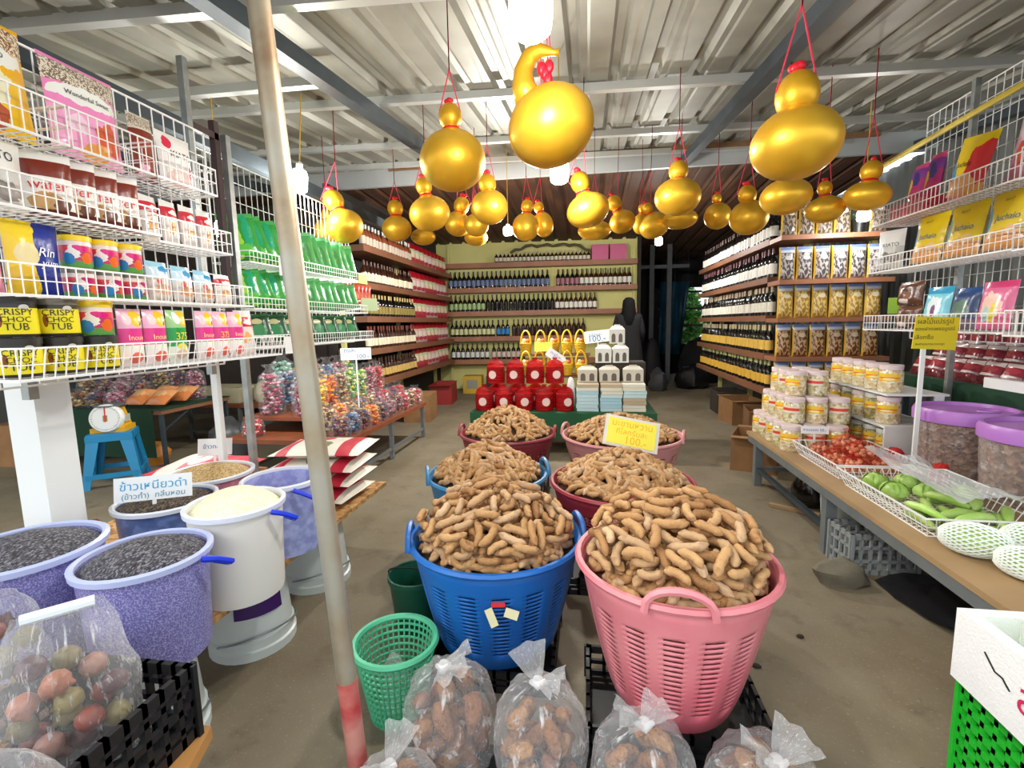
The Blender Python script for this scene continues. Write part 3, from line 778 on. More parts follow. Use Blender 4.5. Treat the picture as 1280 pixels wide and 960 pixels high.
def sack(label, c, r, h, tilt, seed, rotz=0, name='clear_sack', cat='bag', knot=True):
    rn = random.Random(seed)
    t = thing(name, label, cat, c, (R(tilt), 0, rotz))
    prof = [(0, 0), (.6*r, 0), (.9*r, .05*h), (1.0*r, .2*h), (1.03*r, .38*h), (1.0*r, .55*h), (.9*r, .7*h), (.68*r, .83*h), (.38*r, .925*h), (.16*r, .98*h), (.07*r, h)]
    ph = rn.uniform(0, 6)
    def wob(a, k):
        w = 1+.05*noise.noise(Vector((math.cos(a)*1.6, math.sin(a)*1.6, k*4+seed)))
        pl = max(0, (k-.5)/.5)
        return w*(1+pl*(.16*math.sin(9*a+ph)+.10*math.sin(17*a+2*ph))+.016*math.sin(23*a+3*math.sin(5*k+ph)))
    b = MB(); b.lathe(prof, 72, wob=wob); fo = b.build('film', SACK, t, ang=180)
    if knot:
        b = MB(); b.ball((0, 0, h*1.0), (.13*r, .12*r, .10*r), 10, 7); b.tube([(-.16*r, 0, .985*h), (0, -.13*r, 1.0*h), (.16*r, 0, 1.01*h)], [.05*r, .08*r, .05*r], 7); b.build('knot', EARS, fo)
        for q in range(2):
            b = MB(); nn = 9; a0 = rn.uniform(0, 6.28)+math.pi*q; Lr = r*rn.uniform(.55, .85); vs = []; d = Vector((math.cos(a0), math.sin(a0), rn.uniform(.3, .9))).normalized(); e = Vector((-math.sin(a0), math.cos(a0), 0)); up = d.cross(e)
            for i in range(6):
                k = i/5
                for j in range(nn):
                    s_ = (j/(nn-1)-.5)*2; wd = r*(.07+.36*k**.8)
                    vs.append(Vector((0, 0, h))+d*Lr*k*(1-.12*abs(s_))+e*s_*wd+up*(.10*r*k*math.sin(j*1.9+q)+.06*r*noise.noise(Vector((s_*3, k*4, seed+q)))))
            b.add(vs, [(i*nn+j, i*nn+j+1, (i+1)*nn+j+1, (i+1)*nn+j) for i in range(5) for j in range(nn-1)], 0, [(j/(nn-1), i/5) for i in range(6) for j in range(nn)]); b.build('tied_end', EARS, fo, ang=180)
    return t
SPROF = [(0, .6), (.05, .9), (.2, 1.0), (.38, 1.03), (.55, 1.0), (.7, .9), (.83, .68), (.925, .38), (1, .07)]
def fill_sack(c, r, h, tilt, seed, n, meshes, name, label, cat, group, hz=.86):
    rn = random.Random(seed); M = Matrix.Translation(c) @ Matrix.Rotation(R(tilt), 4, 'X'); zk, rk = np.array(SPROF).T
    def inside(A):
        d = np.hypot(A[..., 0], A[..., 1])+A[..., 3]
        lim = np.minimum(np.interp((A[..., 2]-.75*A[..., 3])/h, zk, rk), np.interp((A[..., 2]+.75*A[..., 3])/h, zk, rk))*r*.95
        return ((d < lim+.25*A[..., 3]*(A[..., 2] < .12*h)) & (d < np.interp(A[..., 2]/h, zk, rk)*r*.95) & (A[..., 2]-A[..., 3] > .004)).all(1)
    xy = lambda g: (lambda q, d: (d*math.cos(q), d*math.sin(q)))(g.uniform(0, 6.283), r*.72*math.sqrt(g.random()))
    for vi, X in pack_in(rn, n, [mesh_spheres(m) for m in meshes], inside, xy, (0, h*hz), 1.2, 90, (1, .97, .94, .91, .88, .85, .82, .79, .76, .73, .7, .66, .62)):
        o = link(name, meshes[vi]); o.matrix_world = M @ X; tag(o, label, cat, group)
for lb, c, r, h, ti, n, sd_ in (('clear sack of brown tubers beside the green strainer', (-.385, 1.225, .03), .13, .34, 12, 22, 1),
        ('clear sack of brown tubers below the blue basket tag', (-.125, 1.185, .03), .124, .34, 10, 20, 2),
        ('clear sack of brown tubers at the foot of the pink basket', (.137, 1.135, .03), .127, .29, 10, 18, 3),
        ('wide clear sack of tubers at the end of the row', (.425, 1.115, .035), .142, .255, 14, 18, 4),
        ('clear sack of tubers slumped at the foot of the leaning pole', (-.45, .975, .022), .112, .26, 10, 15, 5)):
    sack(lb, c, r, h, ti, sd_)
    fill_sack(c, r, h, ti, 60+sd_, n, YM, 'tuber', 'rough tuber inside the '+lb.replace('clear ', '').replace(' of brown tubers', '').replace(' of tubers', ''), 'tuber', 'tubers in the clear sacks')
# dark board under the sacks
b = MB(); b.box((.01, 1.06, .012), (1.1, .42, .02)); tag(b.build('ground_mat', mat('black_mat', '#161616', .8), smooth=False), 'thin black mat on the floor under the tuber sacks', 'mat')

# green strainer basket
def strainer(label, c, r, h, colr, name='strainer_basket'):
    m = mat('plastic_'+colr[1:], colr, .4); t = thing(name, label, 'basket', c)
    b = MB(); n = 40; k = 11; tp = .68
    def P(i, j): z = i/k; q = 2*math.pi*j/n; rad = r*(tp+(1-tp)*z); return (rad*math.cos(q), rad*math.sin(q), h*z)
    for j in range(n): b.tube([P(0, j), P(k, j)], .0035, 4, cap=False)
    for i in range(k): b.tube([P(i, j) for j in range(0, n, 2)], .004, 4, closed=True)
    b.build('mesh_wall', m, t, smooth=False)
    b = MB(); b.tube([(x*1.0, y, h) for x, y, _ in rim(r*1.02)], .011, 6, closed=True); b.build('rim', m, t)
    b = MB(); b.lathe([(0, .003), (r*tp, .003), (r*tp, .02)], 24); b.build('bottom', m, t)
    return t
strainer('mint green plastic strainer basket beside the blue basket', (-.625, 1.385, .0), .13, .25, '#52b98c')
lump('loose_bag', 'small clear plastic bag lying inside the green strainer', 'bag', (-.625, 1.385, .006), (.055, .045, .12), CLEAR, 9)
# dark green bucket with wire handle behind the strainer
t = thing('green_bucket', 'dark green bucket with black handle behind the green strainer', 'bucket', (-.722, 1.83, 0))
b = MB(); b.lathe([(0, 0), (.085, 0), (.108, .22), (.114, .22), (.114, .24), (.106, .24), (.083, .02), (0, .02)], 24); b.build('body', mat('dark_green_plastic', '#14543f', .45), t)
b = MB(); b.tube([(-.108*math.cos(q), -.02-.04*math.sin(q), .243+.05*math.sin(q)) for q in [math.pi*i/12 for i in range(13)]], .004, 5); b.build('handle', BLACKP, t)

# ================================================================== table at the back of the tamarind
GCL = mat('green_cloth', '#1d5a36', .85, var=.2, bump=.2, bscale=120)
t = thing('display_table', 'low table with dark green cloth behind the tamarind baskets', 'table', (-.25, 4.95, 0))
b = MB(); b.box((0, 0, .40), (1.75, .85, .04)); b.build('table_top', WOOD, t, smooth=False)
b = MB(); b.box((0, 0, .4225), (1.77, .87, .006)); b.box((0, -.435, .30), (1.77, .006, .25)); b.box((-.885, 0, .30), (.006, .87, .25)); b.box((.885, 0, .30), (.006, .87, .25)); b.build('cloth', GCL, t, smooth=False)
for x in (-.8, .8):
    for y in (-.36, .36): b = MB(); b.box((x, y, .19), (.05, .05, .38)); b.build('leg', WOOD, t, smooth=False)
# stepped stand behind
t = thing('step_stand', 'brown stepped stand holding the gift baskets', 'stand', (-.36, 5.25, .426))
b = MB(); b.box((0, 0, .28), (.78, .32, .02)); b.build('lower_step', WOOD, t, smooth=False)
b = MB(); b.box((0, .12, .50), (.78, .22, .02)); b.build('upper_step', WOOD, t, smooth=False)
for x in (-.36, .36): b = MB(); b.box((x, .0, .14), (.03, .3, .28)); b.box((x, .12, .39), (.03, .2, .2)); b.build('side_board', WOOD, t, smooth=False)
# red net packs: candied fruit stacked in nets
def netpack():
    t = thing('red_net_pack', 'x', 'snack pack', (0, 0, 0), (0, 0, 0), 'red net packs on the green table')
    b = MB()
    for i in range(7): b.lathe([(0, .028*i), (.088, .028*i+.002), (.096, .028*i+.014), (.088, .028*i+.026), (0, .028*i+.028)], 18)
    b.build('crackers', pal('cracker_tones', ['#c03a30', '#c85040'], .4), t)
    b = MB(); b.lathe([(.098, .0), (.101, .1), (.096, .18), (.082, .22), (.05, .245), (.02, .255), (.028, .275)], 22, wob=lambda a, k: 1+.04*math.sin(11*a)+.03*noise.noise(Vector((math.cos(a)*2, math.sin(a)*2, k*5))))
    b.build('red_wrap', film('red_wrap_film', '#c81a24', .30, .15, 8, '#f27a6a'), t)
    b = MB(); n = 9
    for i in range(2): pass
    vs = [(.105*math.sin(.42*math.cos(2*math.pi*i/14)), -.105*math.cos(.42*math.cos(2*math.pi*i/14)), .10+.045*math.sin(2*math.pi*i/14)) for i in range(14)]
    b.add(vs, [tuple(range(14))]); b.build('label', mat('pale_pink_label', '#f0cfc6', .4), t); return t
np0 = netpack(); first = True
for k in range(5):
    lb = 'red wrapped cracker pack in the lower row on the green table'
    p = (-1.02+.2*k, 4.66, .427)
    if first: np0.location = p; np0.scale = (.92,)*3; np0['label'] = lb; first = False
    else: dup(np0, p, (0, 0, .1*k), lb)
for k in range(4): dup(np0, (-.93+.2*k, 4.88, .427), (0, 0, .2*k), 'red wrapped cracker pack hidden in the second row on the green table')
for k in range(4): dup(np0, (-.92+.2*k, 4.77, .682), (0, 0, .15*k-.2), 'red wrapped cracker pack in the upper row with pale label showing')
# yellow gift baskets
YB = mat('yellow_woven_plastic', '#d9ae1c', .4, rnd=.25); YB2 = mat('lime_woven_plastic', '#c8c828', .4, rnd=.2)
def gift(m):
    t = thing('gift_basket', 'x', 'gift basket', (0, 0, 0), (0, 0, 0), 'yellow gift baskets on the stepped stand')
    b = MB()
    for i in range(7): b.tube(rim(.049+.012*i/6, z=.01+.018*i, n=16), .0095, 5, closed=True)
    b.lathe([(0, .004), (.049, .004)], 14); b.build('woven_body', m, t)
    for a in (0, R(28), R(-28)):
        b = MB(); b.tube([(.06*math.cos(q)*math.cos(a), .06*math.cos(q)*math.sin(a), .12+.14*math.sin(q)) for q in [math.pi*i/12 for i in range(13)]], .0075, 5); b.build('handle', m, t)
    b = MB(); rn = random.Random(5)
    for i in range(9): b.ball((rn.uniform(-.03, .03), rn.uniform(-.03, .02), .11+rn.uniform(0, .04)), .024, 7, 5, uv=(rn.random(), 0))
    b.build('sweets', pal('sweet_tones', ['#c06a28', '#8a3a24', '#d8b84a', '#e8d8a0'], .4), t); return t
gy, gl = gift(YB), gift(YB2)
for i in range(5):
    g = gy if i == 0 else dup(gy); g.location = (-.66+.145*i+(.0 if i else -.02), 5.34, .937); g['label'] = 'yellow woven gift basket with looped handles on the upper step'
for i in range(5):
    m_ = gl if i in (0, 2) else gy; g = gl if i == 0 else dup(m_); g.location = (-.66+.148*i, 5.16, .717); g['label'] = ('lime' if i in (0, 2) else 'yellow')+' woven gift basket with looped handles on the lower step'
def card(label, loc, rot, w, h, m, texts=(), name='sign_card', th=.004, stick=None):
    t = thing(name, label, 'sign', loc, rot)
    b = MB(); b.box((0, 0, h/2), (w, th, h)); cd = b.build('card', m, t, smooth=False)
    for s, x, z, wd, ink in texts: lettering(s, ink, cd, (lambda X0, Z0: lambda x_, y_: (X0+x_, -th/2-.0012, Z0+y_))(x, z), wd)
    if stick: b = MB(); b.box((0, .004, -stick/2+.02), (.012, .006, stick)); b.build('stick', WPLAST, t, smooth=False)
    return t
WCARD = mat('white_card', '#eef0ee', .5); YCARD = mat('yellow_card')
card('yellow card lying against the gift baskets', (-.46, 5.06, .98), (R(-15), 0, R(5)), .19, .10, mat('yellow_card'), ())
card('white price card tilted in front of the yellow gift baskets', (-.36, 5.03, .89), (R(-18), R(35), 0), .2, .10, WCARD, (('ตะกร้าละ', 0, .065, .13, INKB), ('50.-', .02, .03, .08, INKB)))
card('white price card with blue writing beside the white gift boxes', (.11, 5.22, 1.06), (R(-12), R(-6), 0), .27, .13, WCARD, (('กล่องละ', -.02, .09, .14, INKB), ('100.-', .0, .045, .17, INKB)), stick=.212)
# booklet stacks
PAGES = [mat('pale_blue_box', '#bfd8dc', .6), mat('cream_box', '#dcd8c4', .6), mat('aqua_box', '#a8cdd8', .6), mat('tan_box', '#b9a68a', .6)]
for k, (x, w, seq) in enumerate(((.0, .205, (0, 0, 0, 0, 0, 2, 1, 3)), (.225, .20, (0, 2, 2, 2, 0, 1, 1, 3)), (.44, .21, (1, 1, 3, 3, 0, 0, 1, 1)))):
    z = .427; rn = random.Random(k)
    for i, m_ in enumerate(seq):
        b = MB(); h = .033; b.box((0, 0, h/2), (w, .26, h-.002))
        o = b.build('flat_box', PAGES[m_], None, (x+rn.uniform(-.006, .006), 4.72+rn.uniform(-.006, .006), z), (0, 0, rn.uniform(-.05, .05)), smooth=False); z += h
        tag(o, ['pale blue', 'cream', 'aqua blue', 'tan'][m_]+' flat box in the '+('stack beside the red packs', 'middle stack of flat boxes', 'stack at the table corner')[k], 'box', 'flat boxes stacked on the green table')
# house-shaped gift boxes with arched windows
def housebox(w, d, h, m, wm, arches):
    t = thing('gift_box', 'x', 'gift box', (0, 0, 0), (0, 0, 0), 'house-shaped gift boxes on the flat box stacks')
    b = MB(); b.box((0, 0, h*.4), (w, d, h*.8))
    b.add([(-w/2, -d/2, h*.8), (w/2, -d/2, h*.8), (w/2, d/2, h*.8), (-w/2, d/2, h*.8), (-w*.3, 0, h), (w*.3, 0, h)], [(0, 1, 5, 4), (2, 3, 4, 5), (1, 2, 5), (3, 0, 4)]); b.build('carton', m, t, smooth=False)
    for a in range(arches):
        x = (a-(arches-1)/2)*w/arches*.9; ww = w/arches*.5; hh = h*.5; vs = [(x-ww/2, -d/2-.003, h*.08), (x+ww/2, -d/2-.003, h*.08)]
        for i in range(7): q = math.pi*i/6; vs.append((x+ww/2*math.cos(q), -d/2-.003, h*.08+hh*.65+hh*.35*math.sin(q)))
        b = MB(); b.add(vs, [tuple(range(len(vs)))]); b.build('window', wm, t, smooth=False)
    b = MB(); b.box((0, 0, h*1.02), (w*.4, .01, h*.1)); b.build('carry_tab', m, t, smooth=False)
    return t
WB = mat('white_gift_carton', '#dfdfd8', .5); DW = mat('brown_window_print', '#5c5348', .4); GB_ = mat('grey_gift_carton', '#c4bdae', .5)
hw = housebox(.155, .12, .18, WB, DW, 2); hg = housebox(.19, .14, .15, GB_, DW, 2)
hw.location = (.16, 5.0, .865); hw['label'] = 'white house-shaped gift box in the upper row beside the price card'
dup(hw, (.33, 5.0, .865), (0, 0, .05), 'white house-shaped gift box in the upper row beside the black-haired person')
dup(hw, (.30, 5.06, 1.055), (0, 0, -.05), 'white house-shaped gift box topmost of the gift boxes')
hg.location = (.0, 4.8, .695); hg['label'] = 'grey-white gift box with brown arches above the first flat box stack'
dup(hg, (.21, 4.8, .695), (0, 0, .03), 'grey-white gift box with brown arches in the middle of the lower row')
dup(hg, (.44, 4.8, .695), (0, 0, -.03), 'grey-white gift box with brown arches at the end of the lower row')
lump('bubble_bag', 'small white plastic bag beside the red packs', 'bag', (-.165, 4.86, .427), (.045, .05, .2), mat('white_film', '#e8ecec', .3, bump=.4), 4, amp=.12)
b = MB(); b.box((.33, 5.12, .646), (.5, .3, .436)); tag(b.build('support_carton', mat('dark_carton', '#3c342c', .8), smooth=False), 'dark carton supporting the gift boxes behind the flat box stacks', 'box')

# ================================================================== person seen from behind
def person(loc):
    t = thing('person', 'person in black clothes with long black hair seen from behind, facing the wine shelf', 'person', loc)
    me = bpy.data.meshes.new('body')
    J = [((0,0,.88),.15,.12),((0,.0,1.02),.135,.105),((0,.0,1.18),.15,.11),((0,0,1.31),.165,.10),((0,0,1.40),.07,.065),((0,.01,1.45),.052,.055),((0,.02,1.53),.075,.09),((0,.02,1.60),.06,.075),
         ((-.16,0,1.34),.06,.06),((-.215,.0,1.10),.045,.045),((-.2,.12,.95),.034,.034),((-.17,.22,.98),.028,.03),
         ((.16,0,1.34),.06,.06),((.215,.0,1.10),.045,.045),((.2,.12,.95),.034,.034),((.17,.22,.98),.028,.03),
         ((-.085,0,.80),.09,.095),((-.095,.01,.47),.062,.065),((-.10,-.02,.09),.042,.045),((-.10,.10,.035),.035,.03),
         ((.085,0,.80),.09,.095),((.095,.01,.47),.062,.065),((.10,-.02,.09),.042,.045),((.10,.10,.035),.035,.03)]
    E = [(0,1),(1,2),(2,3),(3,4),(4,5),(5,6),(6,7),(3,8),(8,9),(9,10),(10,11),(3,12),(12,13),(13,14),(14,15),(0,16),(16,17),(17,18),(18,19),(0,20),(20,21),(21,22),(22,23)]
    me.from_pydata([j[0] for j in J], E, [])
    me.materials.append(mat('black_clothes', '#121114', .85, bump=.2))
    o = link('body', me, t); md = o.modifiers.new('skin', 'SKIN')
    for i, v in enumerate(me.skin_vertices[0].data): v.radius = (J[i][1], J[i][2]); v.use_root = (i == 0)
    md.use_smooth_shade = True; s = o.modifiers.new('sub', 'SUBSURF'); s.levels = 1; s.render_levels = 2
    # hands
    for sx in (-1, 1):
        b = MB(); b.ball((sx*.165, .25, .985), (.02, .04, .032), 8, 6)
        for k in range(4): b.tube([(sx*.165, .275, .968+.012*k), (sx*.155, .31, .965+.012*k), (sx*.145, .325-.004*abs(k-2), .95+.012*k)], [.0085, .008, .006], 6)
        b.tube([(sx*.155, .245, 1.01), (sx*.135, .265, 1.03), (sx*.13, .285, 1.035)], [.01, .009, .007], 6)
        b.build('hand', mat('skin', '#b98562', .6), t)
    b = MB(); b.ball((0, .055, 1.55), (.07, .075, .10), 14, 10); b.ball((0, .13, 1.545), (.012, .02, .02), 6, 5)
    for sx in (-1, 1): b.ball((sx*.072, .03, 1.545), (.012, .02, .03), 6, 5); b.ball((sx*.028, .122, 1.565), (.012, .008, .008), 6, 4)
    b.ball((0, .122, 1.505), (.022, .008, .007), 6, 4); b.build('face', mat('skin'), t, ang=180)
    b = MB(); b.lathe([(.0, 1.64), (.05, 1.632), (.085, 1.595), (.095, 1.54), (.10, 1.47), (.112, 1.40), (.118, 1.30), (.105, 1.22), (.05, 1.17), (0, 1.16)], 26, X=Matrix.Translation((0, -.035, 0)) @ Matrix.Diagonal((1, .85, 1, 1)), wob=lambda a, k: 1+.03*math.sin(13*a))
    b.build('hair', mat('black_hair', '#060607', .8, spec=.2), t, ang=180)
    b = MB(); b.lathe([(.06, 1.43), (.12, 1.405), (.185, 1.36), (.20, 1.28), (.185, 1.15), (.18, 1.02), (.205, .88), (.225, .70), (.235, .55)], 26, X=Matrix.Diagonal((1, .62, 1, 1)), wob=lambda a, k: 1+.03*k*math.sin(7*a))
    b.build('black_top', mat('black_clothes'), t, ang=180)
person((.62, 7.6, 0))
# cartons on the floor
def carton(label, c, d, rz=0, m=None, flaps=True, cat='box', mark=None):
    t = thing('carton', label, cat, c, (0, 0, rz)); m = m or CARD
    b = MB(); X, Y, Z = d
    b.box((0, -Y/2, Z/2), (X, .006, Z)); b.box((0, Y/2, Z/2), (X, .006, Z)); b.box((-X/2, 0, Z/2), (.006, Y, Z)); b.box((X/2, 0, Z/2), (.006, Y, Z)); b.box((0, 0, .004), (X, Y, .006)); b.build('walls', m, t, smooth=False)
    if flaps:
        for s in (-1, 1): b = MB(); b.box((0, s*(Y/2+Y*.1), Z), (X, Y*.2, .005)); b.build('flap', m, t, smooth=False)
    else:
        b = MB(); b.box((0, 0, Z), (X, Y, .006)); b.build('lid', m, t, smooth=False)
    if mark: b = MB(); b.box((0, -Y/2-.004, Z*.55), (X*.6, .003, Z*.5)); b.build('print', mark, t, smooth=False)
    return t
carton('open cardboard carton on the floor under the right bottle shelf', (1.9, 6.3, 0), (.38, .45, .30), .1)
carton('second open carton beside it with white paper inside', (1.95, 5.65, 0), (.36, .4, .28), -.15, mat('dark_tan_card', '#7d5836', .8))
carton('dark carton on the floor farther along the right bottle shelf', (1.93, 7.0, 0), (.36, .4, .3), 0, mat('dark_carton'))
carton('yellow printed carton on the floor below the wine shelf', (-2.12, 8.75, 0), (.34, .3, .32), .07, mat('yellow_carton', '#caa63a', .7), False, mark=mat('grey_print', '#8f9184', .6))
carton('plain tan carton on the floor below the wine shelf', (-1.42, 8.85, 0), (.45, .3, .38), .05, None, False)
carton('dark grey carton on the floor below the wine shelf', (-1.80, 8.95, 0), (.19, .2, .3), .05, mat('dark_carton'), False)
carton('red carton on the floor at the end of the candy table', (-2.35, 7.6, 0), (.35, .5, .32), .1, mat('red_carton', '#8f2320', .6), True)
carton('brown carton on the floor beside the candy table end', (-2.25, 6.2, 0), (.35, .45, .36), .1, None, False)

# ================================================================== packs
def pfun(w, h, t, seed):
    def f(u, v, side=-1):
        au = min(1, abs(u)); g = max(0, 1-au**2.6)**.8*min(1, v/.14)**.6*min(1, max(0, (1-v))/.22)**.75
        wr = .10*noise.noise(Vector((u*1.7+seed, v*2.4, seed*.37)))*g*t
        return Vector((w/2*u*(1-.05*math.sin(math.pi*v)), side*t/2*g+wr, h*v))
    return f
def pouch_mesh(w, h, t, m, seed=0, nu=10, nv=10):
    f = pfun(w, h, t, seed); b = MB()
    for sd_ in (-1, 1):
        vs = []; uv = []
        for j in range(nv+1):
            for i in range(nu+1):
                u = -1+2*i/nu; v = j/nv; vs.append(f(u, v, sd_)); uv.append(((u+1)/2, v))
        n = nu+1; F = [(j*n+i, j*n+i+1, (j+1)*n+i+1, (j+1)*n+i) for j in range(nv) for i in range(nu)]
        b.add(vs, F if sd_ == -1 else [q[::-1] for q in F], 0, uv)
    return b.mesh('pouch', m, ang=60)
_PM = {}
def pouch(label, loc, rotz, w, h, t, m, texts=(), lean=0, group=None, seed=0, roll=0, cat='snack pack', name='snack_pack'):
    key = (w, h, t, m.name, seed)
    if key not in _PM: _PM[key] = pouch_mesh(w, h, t, m, seed)
    root = thing(name, label, cat, loc, (R(-lean), R(roll), R(rotz)), group)
    po = link('pouch', _PM[key], root); f = pfun(w, h, t, seed)
    for s, u0_, v0_, wd, ink, *ex in texts:
        sk = ex[0] if ex else 0
        def place(x, y, u0_=u0_, v0_=v0_):
            p = f(u0_+x/(w/2), v0_+y/h); return (p.x, p.y-.0022, p.z)
        lettering(s, ink, po, place, wd*w, skew=sk)
    return root
def tub(label, loc, r, h, m, lid, texts=(), face=0, group=None, name='snack_tub', cat='tub', lidh=.18):
    t = thing(name, label, cat, loc, (0, 0, R(face)), group)
    b = MB(); b.lathe([(r*.93, 0), (r, h*.06), (r, h*(1-lidh)), (r*.95, h*(1-lidh*.9))], 28, u0=-math.pi/2-math.pi, seam=True); b.add([(r*.93*math.cos(2*math.pi*i/20), r*.93*math.sin(2*math.pi*i/20), 0) for i in range(20)], [tuple(range(20))[::-1]]); bo = b.build('body', m, t)
    b = MB(); b.lathe([(r*1.04, h*(1-lidh)), (r*1.05, h*.97), (r*.98, h), (0, h)], 28); b.build('lid', lid, t)
    for s, z, wd, ink in texts:
        lettering(s, ink, bo, lambda x, y, z=z: ((r+.0015)*math.sin(x/r), -(r+.0015)*math.cos(x/r), z*h+y), wd*r*2)
    return t
def wire_basket(label, X0, X1, Y0, Y1, z, h, group, face=1, step=.027, r=.0021, flare=.0, name='wire_basket'):
    """X0 is the front plane; wires are square rods"""
    b = MB()
    n = max(3, int(round((Y1-Y0)/step)))
    fx = X0+flare*face
    for i in range(n+1):
        y = Y0+(Y1-Y0)*i/n; b.tube([(X1, y, z), (X0, y, z), (fx, y, z+h)], r, 4)
    k = max(2, int(round(abs(X0-X1)/.05)))
    for zz, rad in ((z+h, r*1.7), (z+h*.5, r), (z+.004, r*1.3)):
        x = X0+flare*face*(zz-z)/h; b.tube([(X1, Y0, zz), (x, Y0, zz), (x, Y1, zz), (X1, Y1, zz)], rad, 4)
    for i in range(k+1):
        x = X0+(X1-X0)*i/k; b.tube([(x, Y0, z+h), (x, Y0, z), (x, Y1, z), (x, Y1, z+h)], r, 4)
    o = b.build(name, WIRE, None, smooth=False); return tag(o, label, 'wire basket', group)
def grid_panel(label, X, Y0, Y1, z0, z1, m, step=.05, r=.0024, name='grid_panel'):
    b = MB(); n = int((Y1-Y0)/step)
    for i in range(n+1): y = Y0+(Y1-Y0)*i/n; b.tube([(X, y, z0), (X, y, z1)], r if 0 < i < n else r*1.8, 4)
    k = int((z1-z0)/.1)
    for i in range(k+1):
        z = z0+(z1-z0)*i/k; b.tube([(X, Y0, z), (X, Y1, z)], r if 0 < i < k else r*1.8, 4)
    return tag(b.build(name, m, None, smooth=False), label, 'grid panel')

# ================================================================== left: platform of rice buckets
def osb():
    t = NT('chip_board'); t.set(.75, 0, .3)
    v = t.new('ShaderNodeTexVoronoi'); v.inputs['Scale'].default_value = 45; t.l(t.obj(), v.inputs['Vector'])
    s = t.new('ShaderNodeSeparateColor'); t.l(v.outputs['Color'], s.inputs[0])
    t.base(t.ramp(s.outputs[0], [(0, srgb('#8a6238')), (.5, srgb('#b98b56')), (1, srgb('#c9a26c'))])); t.bump(s.outputs[0], .2, .004); return t.m
OSB = osb()
def slab(x0, x1, y0, y1, z0, z1, holes):
    """board cut out round the posts that pass through it"""
    b = MB(); xs = sorted({x0, x1, *[h[0] for h in holes], *[h[1] for h in holes]}); ys = sorted({y0, y1, *[h[2] for h in holes], *[h[3] for h in holes]})
    for a, c in zip(xs, xs[1:]):
        for d, e in zip(ys, ys[1:]):
            if any(h[0] <= (a+c)/2 <= h[1] and h[2] <= (d+e)/2 <= h[3] for h in holes): continue
            b.box(((a+c)/2, (d+e)/2, (z0+z1)/2), (c-a, e-d, z1-z0))
    return b
b = slab(-2.27, -1.17, .885, 2.58, .349, .371, [(-1.837, -1.723, 1.243, 1.357), (-1.857, -1.823, 2.113, 2.147), (-1.867, -1.833, 2.343, 2.377), (-1.742, -1.703, 2.178, 2.218)]); tag(b.build('platform_board', OSB, smooth=False), 'chipboard platform carrying the rice buckets, resting on upturned white pails', 'board')
b = MB(); b.add([(x, y, z) for z in (.345, .375) for x, y in ((-1.6, .33), (-.70, .42), (-.853, .875), (-1.6, .875))], [(3, 2, 1, 0), (4, 5, 6, 7), (0, 1, 5, 4), (1, 2, 6, 5), (2, 3, 7, 6), (3, 0, 4, 7)]); tag(b.build('plank', mat('orange_pine', '#c08a4c', .6, var=.25, scale=4), smooth=False), 'orange pine plank under the black crate and vegetable bags', 'plank')
for k, y in enumerate((.45, .78)):
    b = MB(); b.box((-1.25, y, .172), (.3, .2, .344)); tag(b.build('plank_block', mat('grey_block', '#8c8a84', .85, bump=.3), smooth=False), 'grey concrete block holding up the pine plank', 'block', 'blocks under the pine plank')
PAIL = mat('white_pail_plastic', '#d3dad6', .4, var=.08, scale=4)
def pail(label, c, r=.15, h=.348, lab=None):
    t = thing('upturned_pail', label, 'bucket', (c[0], c[1], 0))
    b = MB(); b.lathe([(r*1.08, 0), (r*1.09, .035), (r*1.03, .04), (r*1.05, .075), (r*1.0, .08), (r*.86, h), (0, h)], 28); b.build('body', PAIL, t)
    b = MB(); P = [(r*1.1*math.cos(a), r*1.1*math.sin(a), .05+.05*math.sin(a-R(240))) for a in [R(-100)+R(150)*i/12 for i in range(13)]]; b.tube(P, .004, 5); b.build('wire_handle', GSTEEL, t)
    if lab:
        b = MB(); n = 8; vs = [((r*1.0-.02*z/.1*.3)*math.cos(a)*1.0, (r*1.0-.02*z/.1*.3)*math.sin(a), .17+z) for z in (0, .12) for a in [R(-75)+R(70)*i/(n-1) for i in range(n)]]
        b.add(vs, [(i, i+1, n+i+1, n+i) for i in range(n-1)]); b.build('label', lab, t)
pail('upturned white pail under the board behind the black crate', (-1.36, 1.17)); pail('upturned white pail with a purple label under the chipboard platform', (-1.37, 1.66), lab=mat('purple_label', '#3d1560', .5))
pail('upturned white pail under the far end of the chipboard platform', (-1.37, 2.14)); pail('upturned white pail under the back of the platform', (-2.05, 1.12)); pail('upturned white pail under the back far corner of the platform', (-2.08, 2.40))
def grain_mat(name, cols, scale, bump=.8):
    t = NT(name); t.set(.6, 0, .4)
    v = t.new('ShaderNodeTexVoronoi'); v.inputs['Scale'].default_value = scale; mp = t.new('ShaderNodeMapping'); mp.inputs['Scale'].default_value = (1, .5, 1); t.l(t.obj(), mp.inputs[0]); t.l(mp.outputs[0], v.inputs['Vector'])
    s = t.new('ShaderNodeSeparateColor'); t.l(v.outputs['Color'], s.inputs[0])
    n = len(cols); t.base(t.ramp(s.outputs[0], [(i/n, srgb(c)) for i, c in enumerate(cols)], 'CONSTANT')); t.bump(v.outputs['Distance'], bump, .006); return t.m
